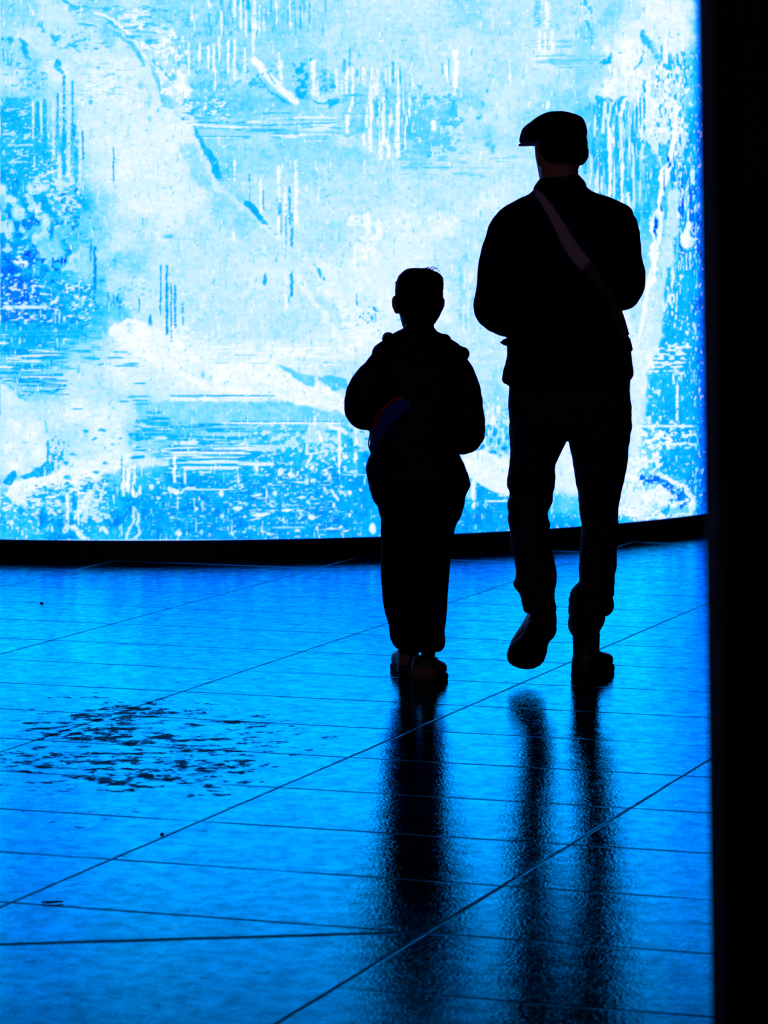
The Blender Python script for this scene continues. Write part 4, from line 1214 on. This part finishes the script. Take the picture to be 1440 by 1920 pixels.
loft(bm, [(bc + Vector((0, 0, z)), Vector((wd, 0, 0)), Vector((0, d, 0)), 4) for z, wd, d in ((-.10, .09, .02), (-.095, .105, .035), (0, .11, .04), (.09, .105, .035), (.10, .09, .02))], 28)
obj('pouch', bm, M_BAG, bag, bag)
bm = bmesh.new()
loft(bm, [(bc + Vector((0, .02, z)), Vector((wd, 0, 0)), Vector((0, d, 0)), 4) for z, wd, d in ((-.01, .10, .022), (0, .112, .028), (.09, .110, .024), (.106, .1, .012))], 28)
obj('flap', bm, M_BAG, bag, bag)
bm = bmesh.new()
tube(bm, [at(1006, 361, MY - .03) + Vector((0, -.02, 0)), at(1010, 356, MY + .04), at(1030, 400, MY + .155), at(1075, 520, MY + .175), at(1090, 640, MY + .20)], [.009] * 5, 8)
obj('front_strap', bm, M_STRAP, bag, bag)
bm = bmesh.new()
tube(bm, [at(1172, 628, MY - .10), at(1180, 645, MY - .02), at(1182, 655, MY + .08), at(1160, 665, MY + .19)], [.008] * 4, 8)
obj('side_strap', bm, M_BAG, bag, bag)

# ------------------------------------------------------------------ the boy
BY = 10.74
boy = empty('person', (at(787, 1290, BY).x, BY, 0), 'short boy with cropped hair and a hooded jacket walking away beside the man', 'person')
B_TORSO = [(612, 764, 810, .042, .01), (619, 752, 818, .052, .005), (627, 735, 832, .062, 0), (636, 722, 845, .070, 0), (648, 706, 864, .080, 0), (662, 697, 874, .088, 0), (690, 695, 874, .098, 0),
           (730, 697, 872, .105, 0), (770, 697, 870, .105, 0), (807, 694, 865, .104, 0), (830, 694, 862, .103, 0), (846, 694, 861, .103, 0), (860, 690, 867, .104, 0), (880, 687, 875, .105, 0),
           (895, 688, 879, .106, 0), (910, 690, 882, .106, 0), (922, 694, 877, .105, 0), (932, 697, 872, .104, 0), (942, 701, 869, .102, 0), (952, 709, 866, .098, 0)]
B_ARM_L = [(728, 668, 0, 22), (716, 684, 0, 28), (706, 702, 0, 32), (692, 722, -.005, 35), (683, 745, -.01, 37), (681, 767, -.005, 35), (690, 776, .06, 31), (705, 780, .14, 27), (722, 784, .22, 24)]
B_ARM_R = [(846, 672, 0, 20), (856, 692, 0, 28), (864, 715, -.005, 32), (869, 745, -.01, 35), (874, 780, -.01, 33), (878, 803, .0, 33), (872, 820, .05, 31), (857, 822, .13, 27), (838, 815, .22, 24)]
B_LEG_L = [(955, 712, 790, .080, .02), (983, 714, 788, .078, .03), (1040, 714, 782, .072, .05), (1098, 715, 779, .066, .08), (1139, 720, 784, .062, .11), (1169, 728, 785, .060, .13), (1196, 731, 785, .058, .14), (1210, 738, 785, .056, .145), (1217, 748, 782, .050, .145)]
B_LEG_R = [(935, 782, 871, .082, .0), (965, 780, 866, .080, .0), (994, 780, 853, .076, .0), (1052, 780, 845, .070, .0), (1109, 778, 841, .066, -.01), (1155, 776, 837, .064, -.01), (1185, 775, 834, .064, -.01), (1198, 775, 835, .065, -.01), (1212, 775, 834, .064, -.01), (1220, 778, 829, .058, -.01)]
bm = bmesh.new()
loft(bm, rows_ring(sc_(B_TORSO, .88), BY), 32)
loft(bm, rows_ring(sc_(B_LEG_L, .78), BY), 24)
loft(bm, rows_ring(sc_(B_LEG_R, .78), BY), 24)
limb(bm, B_ARM_L, BY, .68); limb(bm, B_ARM_R, BY, .68)
tube(bm, [at(762, 1212, BY + .145), at(758, 1240, BY + .16), at(752, 1252, BY + .25)], [.024, .018, .014], 14)
tube(bm, [at(803, 1215, BY - .01), at(803, 1265, BY + .02), at(820, 1275, BY + .1)], [.024, .018, .014], 14)
tube(bm, [at(788, 650, BY), at(787, 615, BY + .005), at(787, 585, BY + .015)], [.050, .0455, .047], 22)
bcrown = at(783, 508, BY + .02)
BP, BR = add_head(bm, bcrown, .205, math.radians(5), .05, .075, .094)
add_hand(bm, at(728, 786, BY + .25), Vector((.7, .6, -.05)), Vector((0, .1, 1)), .74, 1)
add_hand(bm, at(832, 814, BY + .25), Vector((-.7, .6, .1)), Vector((0, .1, 1)), .74, -1)
bb = obj('body', bm, M_SKIN, boy, boy)
fuse(bb, .004, 2)
for sx in (-1, 1):
    bm = bmesh.new()
    bmesh.ops.create_uvsphere(bm, u_segments=16, v_segments=10, radius=.0112, matrix=Matrix.Translation(BP(sx * .031, .078, -.113)))
    obj('eye', bm, M_EYE, boy, boy)
# hair
bm = bmesh.new()
hr = [(503, 772, 800, .03, -.005), (505, 763, 808, .055, -.005), (510, 755, 818, .072, -.004), (518, 748, 829, .084, -.004), (530, 743, 831.5, .092, -.004), (545, 741, 831, .095, -.006), (560, 741.5, 830, .094, -.01),
      (574, 743, 829, .088, -.016), (586, 748, 827, .076, -.026), (598, 755, 821, .060, -.036), (608, 762, 814, .046, -.038)]
loft(bm, rows_ring(hr, BY + .02, 3, 2.3), 40)
ha = obj('hair', bm, M_HAIR, boy, boy)
fuse(ha, .004, 1)
rnd = random.Random(4)
for v in ha.data.vertices:
    q = v.co * 60
    v.co += v.normal * (noise.noise(q) * .0022 + noise.noise(q * 3.1) * .0012)
# a few stray locks on top
for x0, y0, x1, y1, x2, y2 in ((810, 506, 818, 502, 826, 511), (806, 504, 812, 500, 819, 504), (765, 506, 759, 507, 757, 511), (752, 517, 748, 517, 746, 522), (798, 503, 803, 501, 808, 503), (745, 527, 742, 529, 740, 534)):
    bm = bmesh.new()
    tube(bm, [at(x0, y0, BY), at(x1, y1, BY), at(x2, y2, BY)], [.0016, .0012, .0006], 6)
    obj('stray_lock', bm, M_HAIR, ha, boy)

# padded jacket
bm = bmesh.new()
loft(bm, rows_ring(B_TORSO, BY), 40)
limb(bm, B_ARM_L, BY); limb(bm, B_ARM_R, BY)
tube(bm, [at(866, 700, BY), at(882, 735, BY), at(888, 752, BY)], [.02, .03, .026], 12)
tube(bm, [at(868, 890, BY), at(870, 910, BY), at(862, 924, BY)], [.018, .021, .018], 12)
bj = obj('hooded_jacket', bm, M_PUFF, boy, boy)
fuse(bj, .0055, 3, (.006, 11, 18))
# hood lying on the back
bm = bmesh.new()
tube(bm, [at(728, 635, BY + .02), at(731, 640, BY - .03), at(750, 655, BY - .075), at(785, 668, BY - .095), at(825, 668, BY - .085), at(854, 663, BY - .05), at(867, 664, BY + .0)],
     [.020, .026, .032, .036, .032, .028, .024], 18)
tube(bm, [at(735, 640, BY), at(785, 632, BY - .045), at(835, 640, BY)], [.020, .028, .022], 18)
hd = obj('hood', bm, M_PUFF, bj, boy)
fuse(hd, .0045, 3, (.004, 18, 22))
bm = bmesh.new()
loft(bm, rows_ring([(636, 742, 832, .058, .0), (628, 748, 826, .055, .0), (619, 756, 818, .051, .003), (613, 762, 813, .048, .005)], BY), 28)
obj('collar', bm, M_PUFF, bj, boy)
for p0, p1 in ((at(718, 784, BY + .20), at(727, 786, BY + .24)), (at(842, 816, BY + .20), at(833, 814, BY + .24))):
    bm = bmesh.new(); tube(bm, [p0, p1], [.036, .035], 18)
    obj('cuff', bm, M_PUFF, bj, boy)

# trousers
bm = bmesh.new()
loft(bm, rows_ring([(915, 704, 872, .092, 0), (935, 706, 872, .094, 0), (955, 709, 868, .090, 0), (975, 716, 858, .084, .01), (990, 735, 840, .07, .01)], BY), 40)
loft(bm, rows_ring(B_LEG_L, BY, 3, 2.15), 28)
loft(bm, rows_ring(B_LEG_R, BY, 3, 2.15), 28)
tr = obj('trousers', bm, M_TROUS, boy, boy)
fuse(tr, .0045, 2, (.003, 14, 20))

make_shoe('trainer', Vector((at(769, 1262, BY + .22).x, BY + .175, 0.0)), Vector((-.13, .97, 0)), Vector((0, 0, 1)), .21, .085, M_BOOT, M_SOLE, boy, boy, .06, .022, M_TANSOLE)
make_shoe('trainer', Vector((at(792, 1285, BY - .06).x, BY - .065, 0.0)), Vector((.20, .97, 0)), Vector((0, 0, 1)), .215, .100, M_BOOT, M_SOLE, boy, boy, .065, .022, M_TANSOLE)

# blue pouch with red piping at his left hip
bv2 = bvh_of(bj, boy)
pb_ = empty('sling_bag', tuple(at(725, 795, BY - .11)), 'small blue sling bag with red edge slung at the left hip of the boy', 'bag')
bp_ = smooth_pts([(768, 756), (752, 762), (735, 775), (719, 793), (708, 812), (702, 832), (697, 848)], 4)
wd_ = [14, 18, 21, 24, 26, 28, 29, 30, 31, 31, 31, 31, 30, 29, 28, 27, 25, 23, 21, 19, 17, 15, 13, 10, 8][:len(bp_)]
o = obj('pouch', ribbon(bv2, bp_, wd_, off=.010, th=.008), M_BLUE, pb_, pb_)
o['label'] = 'blue nylon pouch'
rp = smooth_pts([(754, 746), (738, 751), (722, 764), (709, 779), (701, 795), (697, 806)], 4)
o = obj('piping', ribbon(bv2, rp, [6.5] * len(rp), off=.013, th=.006), M_RED, pb_, pb_)
o['label'] = 'dark red edge'
bm = bmesh.new()
pl = smooth_pts([(695, 812), (692, 824), (691.5, 835), (694, 844), (697.5, 851)], 3)
tube(bm, [at(x, y, BY - .03) for x, y in pl], [.0022] * len(pl), 8)
obj('cord_loop', bm, M_BAG, pb_, pb_)
sp_ = smooth_pts([(766, 752), (785, 735), (808, 712), (830, 692)], 4)
obj('strap', ribbon(bv2, sp_, [9] * len(sp_), off=.005), M_PUFF, pb_, pb_)

# ------------------------------------------------------------------ small litter on the paving
def pebble(px, py, r, seed, label):
    d = at(px, py, 10) - Vector((0, 0, EYE))
    p = Vector((0, 0, EYE)) + d * (-EYE / d.z)
    bm = bmesh.new()
    bmesh.ops.create_icosphere(bm, subdivisions=3, radius=1)
    for v in bm.verts:
        k = 1 + .25 * noise.noise(v.co * 1.6 + Vector((seed, 0, 0)))
        v.co = Vector((v.co.x * r * k, v.co.y * r * .8 * k, max(v.co.z, -.55) * r * .6 * k))
    zmin = min(v.co.z for v in bm.verts)
    for v in bm.verts:
        v.co.z -= zmin
    o = obj('pebble', bm, M_SOLE)
    o.location = p
    o['label'] = label
    o['category'] = 'pebble'
pebble(78, 1132, .0065, 1, 'tiny dark pebble on the far paving near the base of the video screen')
pebble(304, 1565, .0048, 5, 'tiny dark pebble on a diagonal seam in front of the scuffed patch')
d = at(98, 1695, 10) - Vector((0, 0, EYE))
p = Vector((0, 0, EYE)) + d * (-EYE / d.z)
bm = bmesh.new()
tube(bm, [p + Vector(q) for q in ((-.022, .004, .003), (-.008, -.002, .004), (.008, .003, .004), (.022, .012, .003))], [.0022, .003, .0026, .0016], 8)
o = obj('twig', bm, M_SOLE)
o['label'] = 'short dark twig lying on the near paving at the left'
o['category'] = 'twig'
